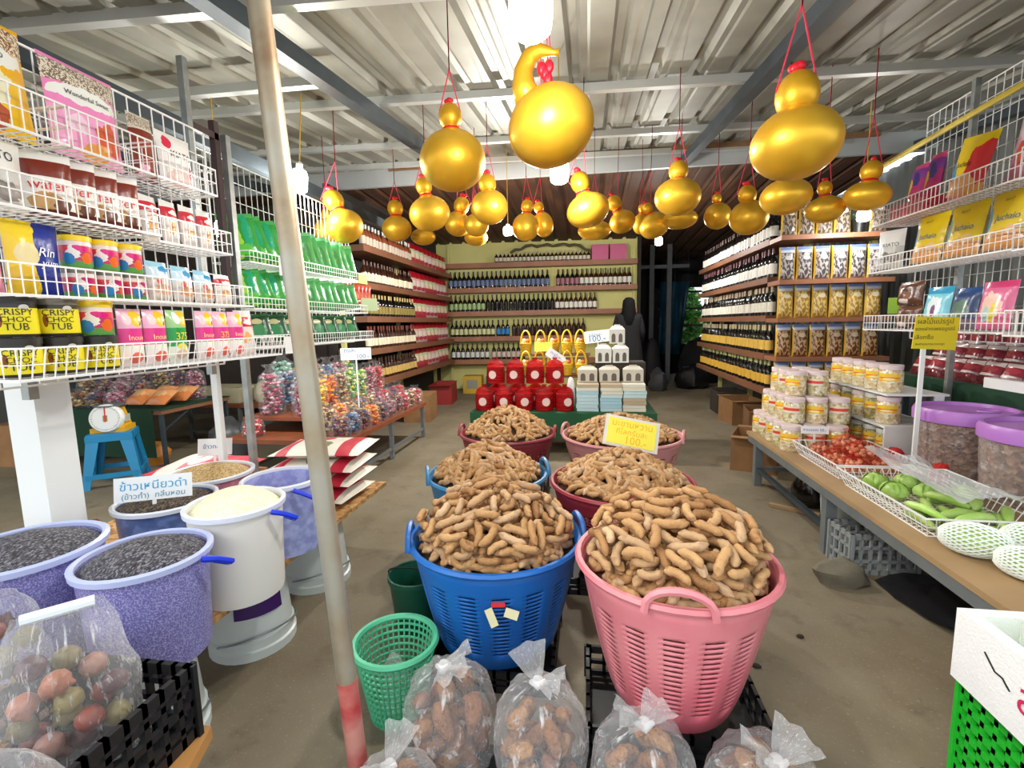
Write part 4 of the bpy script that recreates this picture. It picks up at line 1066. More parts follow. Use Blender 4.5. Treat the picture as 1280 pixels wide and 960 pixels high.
def rice_bucket(label, glabel, c, r, h, body, rimm, gm, z=.372, fill=.93, dome=.05, handle=None, hand_a=-20, gname='rice'):
    t = thing('rice_bucket', label, 'bucket', (c[0], c[1], z))
    b = MB(); b.lathe([(0, 0), (r*.88, 0), (r*.9, .02), (r*.98, h*.95), (r*.955, h*.95), (r*.86, .012), (0, .012)], 36); b.build('body', body, t)
    b = MB(); b.lathe([(r*.985, h*.93), (r*1.05, h*.935), (r*1.06, h*.985), (r*1.0, h), (r*.955, h*.985), (r*.955, h*.93)], 36); b.build('rim', rimm, t)
    if handle:
        a = R(hand_a); b = MB(); d = Vector((math.cos(a), math.sin(a), 0)); e = Vector((-d.y, d.x, 0)); p = d*r*1.05
        b.tube([p-e*.05+Vector((0, 0, h*.94)), p-e*.03+d*.03+Vector((0, 0, h*.9)), p+d*.055+Vector((0, 0, h*.82)), p+e*.035+d*.03+Vector((0, 0, h*.76)), p+e*.05-d*.01+Vector((0, 0, h*.77))], .009, 6); b.build('handle', handle, t)
    if gm:
        R2 = r*(.86+.095*(fill*h-.012)/(.95*h-.012)-.012); b = MB(); n = 32; k = 7; vs = [(0, 0, h*fill+dome)]; fs = []
        for i in range(1, k+1):
            for j in range(n): q = 2*math.pi*j/n; x = R2*i/k; vs.append((x*math.cos(q), x*math.sin(q), h*fill+dome*(1-(i/k)**2)+.004*noise.noise(Vector((x*20*math.cos(q), x*20*math.sin(q), c[0]*9)))))
        vs += [(r*.845*math.cos(2*math.pi*j/n), r*.845*math.sin(2*math.pi*j/n), .02) for j in range(n)]
        for j in range(n):
            fs.append((0, 1+j, 1+(j+1) % n))
            for i in range(k): a_ = 1+i*n+j; d_ = 1+i*n+(j+1) % n; fs.append((a_, a_+n, d_+n, d_))
        b.add(vs, fs); o = b.build(gname, gm, None, (c[0], c[1], z)); tag(o, glabel, 'grain', None, 'stuff')
    return t
def speck(name, c1, c2, scale=130):
    t = NT(name); t.set(.35, 0, .5); n = t.noise(scale, 3); m2 = t.noise(6, 2)
    t.base(t.mix(t.ramp(n, [(.45, (0,0,0,1)), (.62, (1,1,1,1))]), srgb(c1), srgb(c2))); return t.m
PURP = speck('purple_speckled_plastic', '#6c68a6', '#a8a6d6', 260); RIMV = mat('frosted_lilac_rim', '#b9c2ea', .35); RIMW = mat('frosted_white_rim', '#dfe3ec', .35)
BLKR = grain_mat('black_rice_grains', ['#2b2a30', '#4a4850', '#6b6a72', '#8d8c92', '#38343a', '#55525a'], 300); WHR = grain_mat('white_rice_grains', ['#f1ecc8', '#f6f2d6', '#e9e2b8'], 300, .4)
DKR = grain_mat('dark_mixed_rice_grains', ['#231a1a', '#3a2a24', '#5a4a38', '#2e2420', '#7a6a52'], 240); BRR = grain_mat('brown_rice_grains', ['#b99862', '#d6b983', '#a58350', '#cfae78'], 260)
BLUEH = mat('blue_handle', '#1839d6', .35)
rice_bucket('frosted purple bucket heaped with black rice, blue handle, beside the black crate', 'black rice heaped in the purple bucket with the blue handle', (-1.215, 1.09), .155, .30, PURP, RIMV, BLKR, handle=BLUEH, hand_a=20)
rice_bucket('frosted purple bucket of black rice at the foot of the white post', 'black rice heaped in the purple bucket at the white post', (-1.578, 1.06), .18, .31, PURP, RIMV, BLKR)
rice_bucket('white frosted bucket full of milled white rice with blue handle', 'pale milled rice heaped in the white bucket', (-1.19, 1.413), .148, .325, mat('milky_bucket', '#e6e3da', .35), RIMW, WHR, handle=BLUEH, hand_a=5, dome=.07)
rice_bucket('half-empty frosted lilac bucket with a blue handle beside the rice sacks', 'pink-lilac rice low in the frosted lilac bucket', (-1.245, 1.75), .15, .30, speck('lilac_plastic', '#8f96cc', '#aeb6e2', 25), RIMW, grain_mat('pinkish_rice_grains', ['#b07fa0', '#c690a8', '#9a78a8'], 150), fill=.62, dome=.01, handle=BLUEH, hand_a=-25)
rice_bucket('frosted bucket of dark mixed rice behind the sticky rice sign', 'dark mixed rice in the bucket under the sign', (-1.60, 1.55), .163, .27, speck('blue_plastic', '#4f6596', '#6a80b2', 30), RIMW, DKR, dome=.03)
rice_bucket('bucket of tan brown rice with pink sides beside the rice sacks', 'tan brown rice heaped in the pink-sided bucket', (-1.72, 1.905), .174, .26, speck('pink_plastic', '#cf7f92', '#e2a4b0', 30), RIMW, BRR, dome=.05)
card('white sign reading black sticky rice in blue Thai script', (-1.575, 1.475, .662), (R(-8), R(3), R(36)), .235, .088, WCARD, (('ข้าวเหนียวดำ', 0, .058, .20, mat('cyan_ink', '#2f9fd0', .6)), ('(ข้าวก่ำ)  กลิ่นหอม', 0, .018, .19, mat('teal_ink', '#4a8fae', .6))), stick=.1)
card('small white sign with blue writing on the pink rice sack', (-2.0, 2.26, .60), (R(-12), R(5), R(38)), .16, .09, WCARD, (('ข้าวกล้อง', 0, .05, .11, INKB),), stick=.08)
# rice sacks: stack of four by the pole, two behind
SK = prn('printed_sack', [(0, '#e9e3d2'), (.1, '#c2283c'), (.26, '#e8e2d2'), (.80, '#d23a4c'), (.92, '#efe9da')], [(.3, .5, .16, .12, '#8a8a6a'), (.7, .55, .1, .1, '#c2283c')], .5)
SK2 = prn('pink_sack', [(0, '#d8475c'), (.35, '#e88a94'), (.6, '#efe6d8'), (.85, '#d8475c')], [(.4, .5, .2, .1, '#f3efe4')], .45)
def sackbag(label, loc, rz, w, l, t, m, seed):
    o = link('rice_sack', pouch_mesh(w, l, t, m, seed, 12, 14), None); o.matrix_world = Matrix.Translation(loc) @ Matrix.Rotation(R(rz), 4, 'Z') @ Matrix.Rotation(R(-90), 4, 'X') @ Matrix.Translation((0, 0, -l/2))
    return tag(o, label, 'sack')
for k in range(4):
    sackbag(('lowest', 'second', 'third', 'topmost')[k]+' white and red printed rice sack of the stack by the pole', (-1.42+.015*k, 2.30+.02*(k % 2), .412+.077*k), 88+3*k, .36, .46, .07, SK, k)
sackbag('pink and white rice sack lying behind the tan rice bucket', (-2.14, 2.35, .505), 86, .40, .46, .10, SK2, 7)
b = MB(); b.box((-2.12, 2.36, .4115), (.44, .36, .08)); tag(b.build('sack_base', CARD, smooth=False), 'flattened carton under the pink rice sack', 'box')

# ---- black crate and vegetable bags
tray_crate('black pierced plastic crate on the pine plank', (-1.03, .715, .3755, 0), (.325, .27, .17), BLACKP, None, 9, 4)
VEG = pal('vegetable_tones', ['#a04a36', '#b8704e', '#7d6c38', '#9a8a50', '#5c3236', '#b98878'], .45, bump=.3, var=.5)
VM = []
for i, (cc) in enumerate((.05, .22, .4, .6, .75, .9)):
    b = MB(); b.lathe([(0, -.036), (.022, -.032), (.036, -.012), (.038, .006), (.028, .024), (.012, .032), (.006, .042), (0, .046)], 14); b.uv = [(cc, 0)]*len(b.v); VM.append(b.mesh('shallot', VEG, ang=180))
def flatbag(label, c, w, h, t_, rz, seed, lean=10, band=True):
    root = thing('clear_bag', label, 'bag', c, (R(-lean), 0, R(rz))); me = pouch_mesh(w, h, t_, SACK, seed, 20, 20)
    for v in me.vertices:
        k = v.co.z/h; v.co.x *= 1.04-.42*max(0, k-.55)/.45+.03*math.sin(17*k+seed); v.co.y += .012*noise.noise(v.co*22)*min(1, 4*k)
    me.update(); link('film', me, root)
    if band: b = MB(); b.tube([(-w*.24, -.01, h*.985), (w*.24, -.01, h*.985)], .011, 8); b.build('rolled_top', mat('milky_roll', '#e6eef2', .25), root)
    M = Matrix.Translation(c) @ Matrix.Rotation(R(rz), 4, 'Z') @ Matrix.Rotation(R(-lean), 4, 'X'); rn = random.Random(seed)
    def half(x, z):
        k = np.clip(z/h, 0, 1); u = np.minimum(1, np.abs(x)/(w/2*(.95-.42*np.maximum(0, k-.55)/.45)))
        return t_/2*np.maximum(0, 1-u**2.6)**.8*np.minimum(1, k/.14)**.6*np.minimum(1, (1-k)/.22)**.75
    def inside(A):
        x, y, z, r = (A[..., i] for i in range(4)); ok = np.abs(y)+r < .84*half(x, z)-.007
        for dx, dz in ((.75, 0), (-.75, 0), (0, .75), (0, -.75)): ok &= np.abs(y)+.66*r < .84*half(x+dx*r, z+dz*r)
        return (ok & (z-r > .016)).all(1)
    for vi, X in pack_in(rn, 20, [mesh_spheres(m_) for m_ in VM], inside, lambda g: (g.uniform(-.4, .4)*w, g.uniform(-.3, .3)*t_), (0, h*.8), 3.1, 60, (.85, .8, .75, .7, .65, .6, .55, .5, .45)):
        o = link('shallot', VM[vi]); o.matrix_world = M @ X
        tag(o, 'reddish brown onion inside the '+label.split(' of ')[0]+' of onions', 'onion', 'onions in the '+label.split(' of ')[0])
flatbag('rolled-top clear bag of onions beside the black crate', (-1.02, .725, .393), .225, .35, .19, 48, 31, 3)
flatbag('open clear bag of onions behind the rolled-top bag', (-1.34, .80, .377), .24, .33, .18, 20, 32, 2, band=False)
flatbag('large glossy bag of onions lying over the plank edge', (-.85, .462, .377), .28, .32, .15, 10, 33, 3, band=False)
lump('dark_red_sack', 'small dark red sack on the floor behind the white post', 'bag', (-2.62, 1.98, 0), (.16, .15, .2), mat('dark_red_net', '#7a2a26', .7, bump=.5), 12)

# ---- leaning pole, posts
t = thing('steel_pole', 'rusty galvanised steel pole with a red painted foot, leaning', 'pole', (0, 0, 0))
A, Bp = Vector((-.588, 1.05, 0)), Vector((-.745, 1.05, 2.52))
def poleM():
    t_ = NT('rusty_galvanised'); t_.set(.45, .55, .5); n = t_.noise(5, 5); sp = t_.new('ShaderNodeSeparateXYZ'); t_.l(t_.obj(), sp.inputs[0])
    f = t_.math('MULTIPLY', t_.math('ADD', n, t_.math('MULTIPLY', sp.outputs[2], .12)), 1.0)
    t_.base(t_.ramp(f, [(.5, srgb('#b3b0a2')), (.72, srgb('#a8977c')), (.85, srgb('#8a6a4c'))])); return t_.m
m = lambda k: A+(Bp-A)*k
b = MB(); b.tube([m(.15), m(.5), m(.75), m(1)], .0245, 16); b.build('tube', poleM(), t)
b = MB(); b.tube([m(0), m(.15)], .0252, 16); b.build('painted_foot', mat('worn_red_paint', '#b5383a', .6, col2='#c98a7e', scale=9), t)
b = MB(); b.box((-1.78, 1.30, .60), (.11, .11, 1.2)); tag(b.build('white_post', mat('white_post_paint', '#e3e6e4', .5), smooth=False), 'white square post standing beside the purple rice bucket', 'post')
for (x, y, z1, w, nm) in ((-1.84, 2.13, 1.16, .03, 'thin white metal post under the end of the wire rack'), (-1.85, 2.36, 1.2, .03, 'thin pale post at the start of the green pack rack')):
    b = MB(); b.box((x, y, z1/2), (w, w, z1)); tag(b.build('rack_post', WHITE, smooth=False), nm, 'post')
t = thing('rack_column', 'dark and silver steel column between the two wire racks', 'post', (-1.722, 2.198, 0))
b = MB(); b.box((0, 0, 1.1), (.03, .03, 2.2)); b.build('silver_tube', GALV, t, smooth=False)
b = MB(); b.box((-.02, -.045, 1.75), (.03, .03, 1.0)); b.box((-.02, -.12, 2.18), (.03, .17, .03)); b.build('dark_bracket', mat('dark_red_steel', '#3a2422', .6), t, smooth=False)
for y in (1.22, 1.95):
    b = MB(); b.box((-1.70, y, 1.75), (.028, .028, 1.35)); tag(b.build('rack_upright', GALV, smooth=False), 'galvanised upright bar behind the left wire rack near '+('the pink snack bag' if y < 1.5 else 'the end of the rack'), 'post')
b = MB(); b.box((-2.15, 3.0, 2.35), (.05, 4.2, .09)); tag(b.build('side_beam', DSTEEL, smooth=False), 'dark steel beam running above the left wire racks', 'beam')
grid_panel('white wire grid panel behind the candy and wafer packs', -1.665, .92, 1.99, 1.12, 2.13, WIRE)
LG = 'wire baskets of the left rack'
wire_basket('white wire basket holding the yellow seed snack bag', -1.45, -1.655, .95, 1.225, 1.80, .11, LG, 1)
wire_basket('white wire basket holding the pink snack bag', -1.45, -1.655, 1.235, 1.50, 1.80, .11, LG, 1)
wire_basket('white wire basket holding the brown and white packs at the rack end', -1.45, -1.655, 1.51, 1.78, 1.80, .10, LG, 1)
wire_basket('white wire basket holding the wafer packs', -1.45, -1.655, .95, 1.50, 1.60, .09, LG, 1)
wire_basket('white wire basket holding the red and white packs', -1.47, -1.655, 1.51, 1.86, 1.585, .09, LG, 1)
wire_basket('white wire basket holding the colourful cans', -1.45, -1.655, .95, 1.50, 1.375, .085, LG, 1)
wire_basket('white wire basket holding the pale blue candy packs', -1.47, -1.655, 1.51, 1.96, 1.375, .085, LG, 1)
wire_basket('long white wire basket holding the black tubs and pink packs', -1.42, -1.655, 1.0, 2.065, 1.155, .085, LG, 1, flare=.02)
# row 4
PX = -1.545
pouch('yellow snack bag with a seed-speckled top beside the pink snack bag', (PX, 1.10, 1.805), 90, .235, .30, .07, prn('p_yellow', [(0, '#f2c21c'), (.5, '#f0b408')], [(.45, .40, .28, .22, '#ece8c8'), (.35, .12, .3, .16, '#b5573a'), (.45, .66, .5, .10, '#eef0ea')], .28, (.72, .96, '#8a5a3a', '#f0e2c4', 60)), (('CRISPY SEED', -.1, .665, .5, INKK),), lean=4, seed=1)
pouch('pink snack bag with a seed-speckled top in the highest basket', (PX, 1.365, 1.805), 90, .225, .28, .06, prn('p_pink', [(0, '#f3a6cf'), (.5, '#ee8cc2')], [(.75, .28, .2, .18, '#d8603c'), (.5, .66, .5, .09, '#eef0ea'), (.3, .35, .15, .1, '#f8d2e6'), (.55, .1, .2, .1, '#e8a24c')], .28, (.74, .96, '#7d6a5a', '#e8dcc8', 70)), (('Wonderful Sweet', 0, .66, .62, INKK),), lean=3, seed=2)
pouch('brown chocolate snack bag beside the pink snack bag', (PX, 1.562, 1.807), 90, .092, .22, .05, prn('p_brown', [(0, '#7a2c1c'), (.75, '#cfc7b6')], [(.4, .35, .4, .3, '#8e3a20'), (.3, .1, .2, .12, '#e8b0c8')], .28, (.78, .97, '#7d6a5a', '#d8ccb8', 60)), (), lean=3, seed=3)
pouch('white pack printed in black at the end of the highest basket', (PX, 1.695, 1.807), 90, .155, .20, .05, prn('p_white', [(0, '#ece8e4')], [(.2, .8, .12, .1, '#d8304a'), (.85, .35, .12, .12, '#d84a5c'), (.5, .2, .35, .15, '#e8c8c0')], .3), (('KIATO', .1, .62, .6, INKK),), lean=2, seed=4)
# row 3
KI = prn('p_kiato', [(0, '#cfcfcb'), (.55, '#f0f0ec')], [(.35, .28, .2, .14, '#7c7672'), (.7, .25, .2, .14, '#8c8680')], .3)
pouch('white and grey pack printed in black beside the wafer packs', (PX, 1.07, 1.605), 90, .20, .188, .06, KI, (('KIATO', .15, .74, .5, INKK),), lean=2, seed=5)
WF = prn('p_wafer', [(0, '#5c1d14'), (.14, '#ece6de'), (.62, '#7a2a18'), (.86, '#ecece6')], [(.45, .26, .36, .13, '#c99a5c'), (.75, .22, .18, .10, '#6a3a22')], .3)
for k, (y, w) in enumerate(((1.228, .112), (1.300, .112), (1.372, .112), (1.444, .112))):
    pouch('white and brown wafer pack with red lettering in the row of four', (PX, y, 1.607), 55, w, .187, .036, WF, (('wafer', .0, .50, .8, INKR),), lean=2, seed=6, group='wafer packs on the left rack')
RW = prn('p_redwhite', [(0, '#e9dcd4'), (.62, '#c92838'), (.84, '#e8e8e4')], [(.4, .35, .25, .14, '#e8a860'), (.6, .2, .3, .12, '#d8d8d4'), (.5, .72, .25, .06, '#f0e8e4')], .28)
for k in range(4): pouch('red-topped white snack pack beside the wafer packs', (PX, 1.557+.085*k, 1.592), 90+8, .08, .165, .045, RW, (), lean=3, seed=8+k % 2, group='red-topped packs on the left rack')
# row 2
pouch('pink printed pack beside the yellow and blue pack', (PX, 1.022, 1.382), 90, .128, .19, .05, prn('p_pink2', [(0, '#e08aa8'), (.5, '#e79ab8')], [(.5, .65, .3, .18, '#c75a86'), (.5, .25, .4, .16, '#eecbd4')], .3), (), seed=10)
pouch('yellow and blue snack bag with white lettering above the black tubs', (PX, 1.163, 1.382), 90, .143, .205, .05, prn('p_yelblue', [(0, '#f0cf2a')], [(.95, .5, .55, .75, '#1a2f8e'), (.3, .55, .2, .16, '#e8d8a0'), (.2, .2, .25, .2, '#e0b828')], .28, None, .04), (('Rin', .3, .6, .3, INKW, .3), ('yum', .35, .42, .34, INKW, .3)), seed=11)
CAN = prn('p_can', [(0, '#5c9a4c'), (.25, '#c43a6a'), (.6, '#e04a54'), (.8, '#e8d8d0')], [(.45, .55, .07, .25, '#f0e6e0'), (.58, .35, .06, .2, '#e86a2a'), (.4, .3, .06, .2, '#2f7fb8'), (.52, .7, .08, .12, '#d8207a')], .25, None, .2, 0)
YLID = mat('yellow_lid', '#f4cf12', .35); BLID = mat('black_lid', '#26241f', .4); CLID = mat('smoky_lid', '#6f6a5c', .25)
for k in range(3):
    tub('colourful can with a yellow lid, upper one of its stack', (PX, 1.282+.0855*k, 1.4725), .0395, .095, CAN, YLID, (), 62, 'colourful cans on the left rack')
    tub('colourful can without bright lid, lower one of its stack', (PX, 1.282+.0855*k, 1.382), .0395, .09, CAN, CLID, (), 80+15*k, 'colourful cans on the left rack')
PB = prn('p_paleblue', [(0, '#d9cfc8'), (.55, '#cfe4ee'), (.85, '#9fd0e4')], [(.5, .3, .35, .14, '#d89a6a'), (.6, .78, .3, .1, '#2f8fc0'), (.3, .5, .1, .08, '#d84a4a')], .25)
for k in range(4): pouch('pale blue candy pack' if k < 3 else 'pink and white candy pack at the end of the basket', (PX, 1.565+.105*k, 1.382), 90+6, .10, .145-.006*k, .05, PB if k < 3 else RW, (), lean=3, seed=13+k, group='pale blue packs on the left rack' if k < 3 else None)
for o in bpy.data.objects:
    if o.get('label') == 'pale blue candy pack': o['label'] = 'pale blue candy pack in the wire basket under the red-topped packs'
# row 1
CCT = prn('p_choctub', [(0, '#2a2620'), (.10, '#efdf2c'), (.84, '#2e2a24')], [(.40, .5, .02, .2, '#8a4a1c'), (.56, .86, .035, .08, '#c9c6bc')], .3, None, .06, 0)
TX3 = (('CRISPY', .62, .74, INKK), ('CHOC', .44, .60, INKK), ('TUB', .26, .48, INKK))
for k, y in enumerate((1.078, 1.187)):
    tub('black and yellow chocolate tub with black lettering, upper one of its stack', (PX+.02, y, 1.268), .051, .108, CCT, CLID if k else BLID, TX3, 62, 'chocolate tubs')
for k, y in enumerate((1.078, 1.187, 1.296)):
    tub('black and yellow chocolate tub with black lettering, lower one of its stack', (PX+.02, y, 1.162), .051, .105, CCT, BLID, TX3, 62, 'chocolate tubs')
tub('colourful tub with a bright yellow lid on top of a chocolate tub', (PX+.02, 1.296, 1.268), .047, .105, CAN, YLID, (), 62)
PKP = prn('p_pinkpack', [(0, '#f3e6e4'), (.28, '#e9f0e0'), (.36, '#e03a8c'), (.66, '#f0b8d0')], [(.62, .83, .3, .14, '#f2c41c'), (.75, .76, .07, .05, '#6a4a1c'), (.5, .14, .3, .1, '#e86a5a'), (.25, .82, .15, .1, '#f6d6d8')], .28, None, .05)
GNP = prn('p_greenpack', [(0, '#e6ead8'), (.3, '#22a04a'), (.66, '#9fd08a')], [(.7, .83, .3, .15, '#f2c41c'), (.35, .85, .15, .12, '#f0eef0'), (.5, .3, .25, .06, '#e8e04a'), (.5, .15, .3, .1, '#d8b8a0')], .28, None, .05)
for y, w, m_, tx, lb in ((1.402, .088, PKP, 'Inoue', 'pink snack pack with cream lettering beside the yellow-lidded tub'), (1.495, .088, PKP, 'Inoue', 'pink snack pack with cream lettering beside the green pack'), (1.586, .083, GNP, '375', 'green snack pack printed 375'),
                         (1.72, .088, PKP, 'Inoue', 'pink snack pack with cream lettering after the gap'), (1.806, .078, PKP, '375', 'pink snack pack printed 375'), (1.892, .086, PKP, 'Inoue', 'pink snack pack with cream lettering at the end of the long basket')):
    pouch(lb, (PX+.03, y, 1.162), 90, w, .19, .045, m_, ((tx, .05, .5, .62, INKY if tx == '375' else mat('cream_ink', '#fbe3a0', .5)),), seed=17)
pouch('white and red film bag standing at the very end of the long basket', (PX, 2.0, 1.162), 90, .11, .2, .05, RW, (), 5, seed=18)

# ================================================================== left, second rack with green packs
grid_panel('tall wire grid panel behind the green snack packs', -1.965, 2.28, 3.85, 1.15, 2.20, mat('dull_wire', '#c2c4c0', .4))
G1 = prn('p_green1', [(0, '#2f9a3c'), (.9, '#4fae5a')], [(.35, .45, .16, .5, '#9fdc4a'), (.7, .6, .14, .35, '#1fa878'), (.5, .2, .3, .12, '#5ac04a')], .22)
G2 = prn('p_green2', [(0, '#4aa35a'), (.9, '#7cc08a')], [(.4, .5, .22, .4, '#9ed8a4'), (.7, .4, .12, .3, '#3c8f4c')], .22)
G3 = prn('p_green3', [(0, '#1d4a2c'), (.9, '#2f6a44')], [(.5, .4, .25, .3, '#3c8a58'), (.5, .75, .2, .1, '#c8c090')], .25)
DW_ = 'green pack racks'
for zz, lbl, ms, h in ((1.64, 'upper', (G1, G2), .238), (1.40, 'middle', (G1, G2), .185)):
    wire_basket('wire basket of the %s row of green packs' % lbl, -1.72, -1.94, 2.3, 3.62, zz-.02, .06, 'baskets of the green pack rack', 1, .03)
    for k in range(13):
        y = 2.405+.093*k; m_ = ms[0] if k < 6 else ms[1]
        pouch('%s green snack pack leaning in the %s row of the second rack' % ('bright' if k < 6 else 'pale', lbl), (-1.82, y, zz+.012), 58, .185, h, .042, m_, (), 6, 'green packs in the %s row' % lbl, seed=20+k % 3, roll=-14 if k % 2 else -9)
wire_basket('wire basket of the lowest row of dark green packs', -1.72, -1.94, 2.35, 3.7, 1.17, .07, 'baskets of the green pack rack', 1, .03)
for k in range(8): pouch('dark green seaweed pack in the lowest row of the second rack', (-1.82, 2.47+.15*k, 1.195), 60, .17, .163, .05, G3, (), 8, 'dark green packs', seed=24+k % 2, roll=-10)
card('white price card with a red picture clipped to the green pack rack', (-1.70, 2.62, 1.575), (0, 0, R(75)), .17, .10, WCARD, (('ถุงละ', .03, .05, .07, INKR),))
card('white price card clipped to the lowest green basket', (-1.70, 2.62, 1.13), (0, 0, R(75)), .17, .10, WCARD, (('35.-', .03, .05, .07, INKR),))
card('pale green card at the far end of the green pack rack', (-1.72, 3.66, 1.40), (0, 0, R(70)), .17, .10, mat('pale_green_card', '#b9cda0', .5), ())
card('yellow card at the end of the upper green pack row', (-1.7145, 3.56, 1.605), (0, 0, R(90)), .14, .07, mat('yellow_card'), ())
for k in range(4): pouch('red snack pack hanging at the far end of the green racks', (-1.95, 3.87+.07*k, 1.435), 50, .115, .2, .038, prn('p_red', [(0, '#b02a1c'), (.8, '#c8402c')], [(.5, .5, .3, .2, '#d87a4c')], .3), (), 4, 'red packs past the green racks', seed=27)

wire_basket('small wire basket of red packs past the green racks', -1.86, -2.05, 3.81, 4.15, 1.43, .06, 'baskets of the green pack rack', 1, .03)
# ================================================================== candy table
CT = thing('candy_table', 'brown edged metal-legged table loaded with bags of sweets', 'table', (-2.365, 4.29, 0))
b = MB(); b.box((0, 0, .385), (1.07, 1.86, .035)); b.build('table_top', mat('red_brown_board', '#8a4a2c', .55, var=.2), CT, smooth=False)
b = MB(); b.box((-.2, .12, .52), (.66, 1.6, .03)); b.box((.12, .12, .4535), (.02, 1.6, .103)); b.build('raised_tier', mat('red_brown_board'), CT, smooth=False)
for x in (-.5, .5):
    for y in (-.89, 0, .89): b = MB(); b.box((x, y, .184), (.035, .035, .368)); b.build('leg', GSTEEL, CT, smooth=False)
for x in (-.5, .5): b = MB(); b.box((x, 0, .10), (.025, 1.78, .025)); b.build('rail', GSTEEL, CT, smooth=False)
b = MB(); b.box((0, -.89, .10), (1.0, .025, .025)); b.build('rail', GSTEEL, CT, smooth=False)
PALS = {'red and purple mixed': ['#8f1a26', '#43204f', '#a8842a', '#a89c94', '#8a2c56', '#22386a', '#6a2a20'], 'orange': ['#e0701c', '#f09a2a', '#d8581a', '#f0b84a'], 'yellow': ['#e8c22a', '#f0d85a', '#d8a81a'],
        'green': ['#4f9a4a', '#8ac07a', '#d8e0b0', '#e8d85a'], 'pink': ['#a84a68', '#b87a8a', '#8a2c4a', '#c8b0b4'], 'brown': ['#6a3a22', '#9a6a3c', '#c09a5a', '#d8c8a0'], 'mint': ['#7ac4a8', '#a8dcc4', '#e6f0ea', '#5aa88c'], 'blue': ['#274f80', '#6a8aac', '#a8b4c0', '#3a6894', '#8a5a6a'], 'red': ['#c2182a', '#d8303c', '#a81424', '#e8d0c8']}
CB = {}
def candy_bag(kind, loc, r, h, label, group='bags of sweets on the candy table', rz=0, n=90, pr=.017):
    key = (kind, r, h)
    if key not in CB:
        b = MB(); rn = random.Random(len(CB)); cs = PALS[kind]
        for i in range(n):
            q = rn.uniform(0, 6.283); rad = (r-pr*1.7)*rn.random()**.3; z = rn.uniform(.02, h*.84); rad *= min(1, 1.25-.7*(z/h)**2)
            X = Matrix.Translation((rad*math.cos(q), rad*math.sin(q), z)) @ Matrix.Rotation(rn.uniform(0, 6), 4, 'Z') @ Matrix.Rotation(rn.uniform(-1, 1), 4, 'X')
            b.ball((0, 0, 0), (pr*1.25, pr*.8, pr*.7), 6, 4, 0, (rn.random(), 0), X)
            s = pr*1.9; b.add([(-s, -pr*.5, 0), (-s, pr*.5, 0), (-pr, 0, pr*.2), (s, -pr*.5, 0), (s, pr*.5, 0), (pr, 0, pr*.2)], [(0, 1, 2), (3, 5, 4)], 0, (rn.random(), 0), X)
        me = b.mesh('sweets', pal('sweets_'+kind.replace(' ', '_'), cs, .3), ang=180)
        b = MB(); b.lathe([(0, .001), (r*.9, .001), (r*1.0, h*.15), (r*1.0, h*.55), (r*.85, h*.8), (r*.35, h*.92), (r*.3, h*.95), (r*.6, h*1.03)], 22, wob=lambda a, k: 1+.04*noise.noise(Vector((math.cos(a)*2, math.sin(a)*2, k*4)))+.06*max(0, k-.6)*math.sin(7*a))
        CB[key] = (me, b.mesh('film', film('candy_film', haze=.03, streak=8, sk=.22, rim=.18), ang=180))
    t = thing('candy_bag', label, 'candy bag', loc, (0, 0, rz), group); o = link('sweets', CB[key][0], t); o['kind'] = 'stuff'; link('film', CB[key][1], t); return t
seq = ['red and purple mixed', 'blue', 'red and purple mixed', 'orange', 'red and purple mixed', 'pink', 'red and purple mixed', 'red', 'brown', 'red']
rn = random.Random(9)
for k in range(10): candy_bag(seq[k], (-1.925, 3.455+.186*k, .4025), .086, .20, 'clear bag of %s sweets along the candy table front edge' % seq[k], rz=k)
seq2 = ['red and purple mixed', 'brown', 'orange', 'brown', 'red and purple mixed', 'brown', 'pink', 'red', 'red and purple mixed', 'red']
for k in range(10): candy_bag(seq2[k], (-2.135, 3.47+.186*k, .4025), .086, .24, 'clear bag of %s sweets in the second candy table row' % seq2[k], rz=k)
seq3 = ['pink', 'yellow', 'orange', 'brown', 'green', 'green', 'pink', 'red']
for k in range(8): candy_bag(seq3[k], (-2.39, 3.72+.204*k, .5355), .096, .34, 'tall bag of %s sweets on the raised candy tier' % seq3[k], rz=k, n=110, pr=.02)
seq4 = ['pink', 'blue', 'red and purple mixed', 'brown', 'blue', 'pink', 'green']
for k in range(7): candy_bag(seq4[k], (-2.70, 3.74+.228*k, .5355), .108, .42, 'tall bag of %s sweets at the back of the tier' % seq4[k], rz=k, n=110, pr=.02)
card('white price card with blue writing standing on the tall sweet bags', (-2.032, 4.0, .985), (R(-2), 0, R(28)), .26, .105, WCARD, (('ถุงละ', -.05, .075, .10, INKB), ('100.-', .06, .03, .10, INKB)), stick=.60)
candy_bag('mint', (-3.45, 5.0, .4255), .15, .56, 'tall clear bag of pale mint sweets standing beside the candy table', None, 0, 150, .024)
candy_bag('pink', (-3.10, 5.0, .4255), .14, .52, 'tall clear bag of pink and white sweets beside the mint bag', None, 0, 140, .022)
candy_bag('red', (-2.70, 3.475, .4025), .088, .16, 'small bag of red sweets on the corner of the candy table', None)
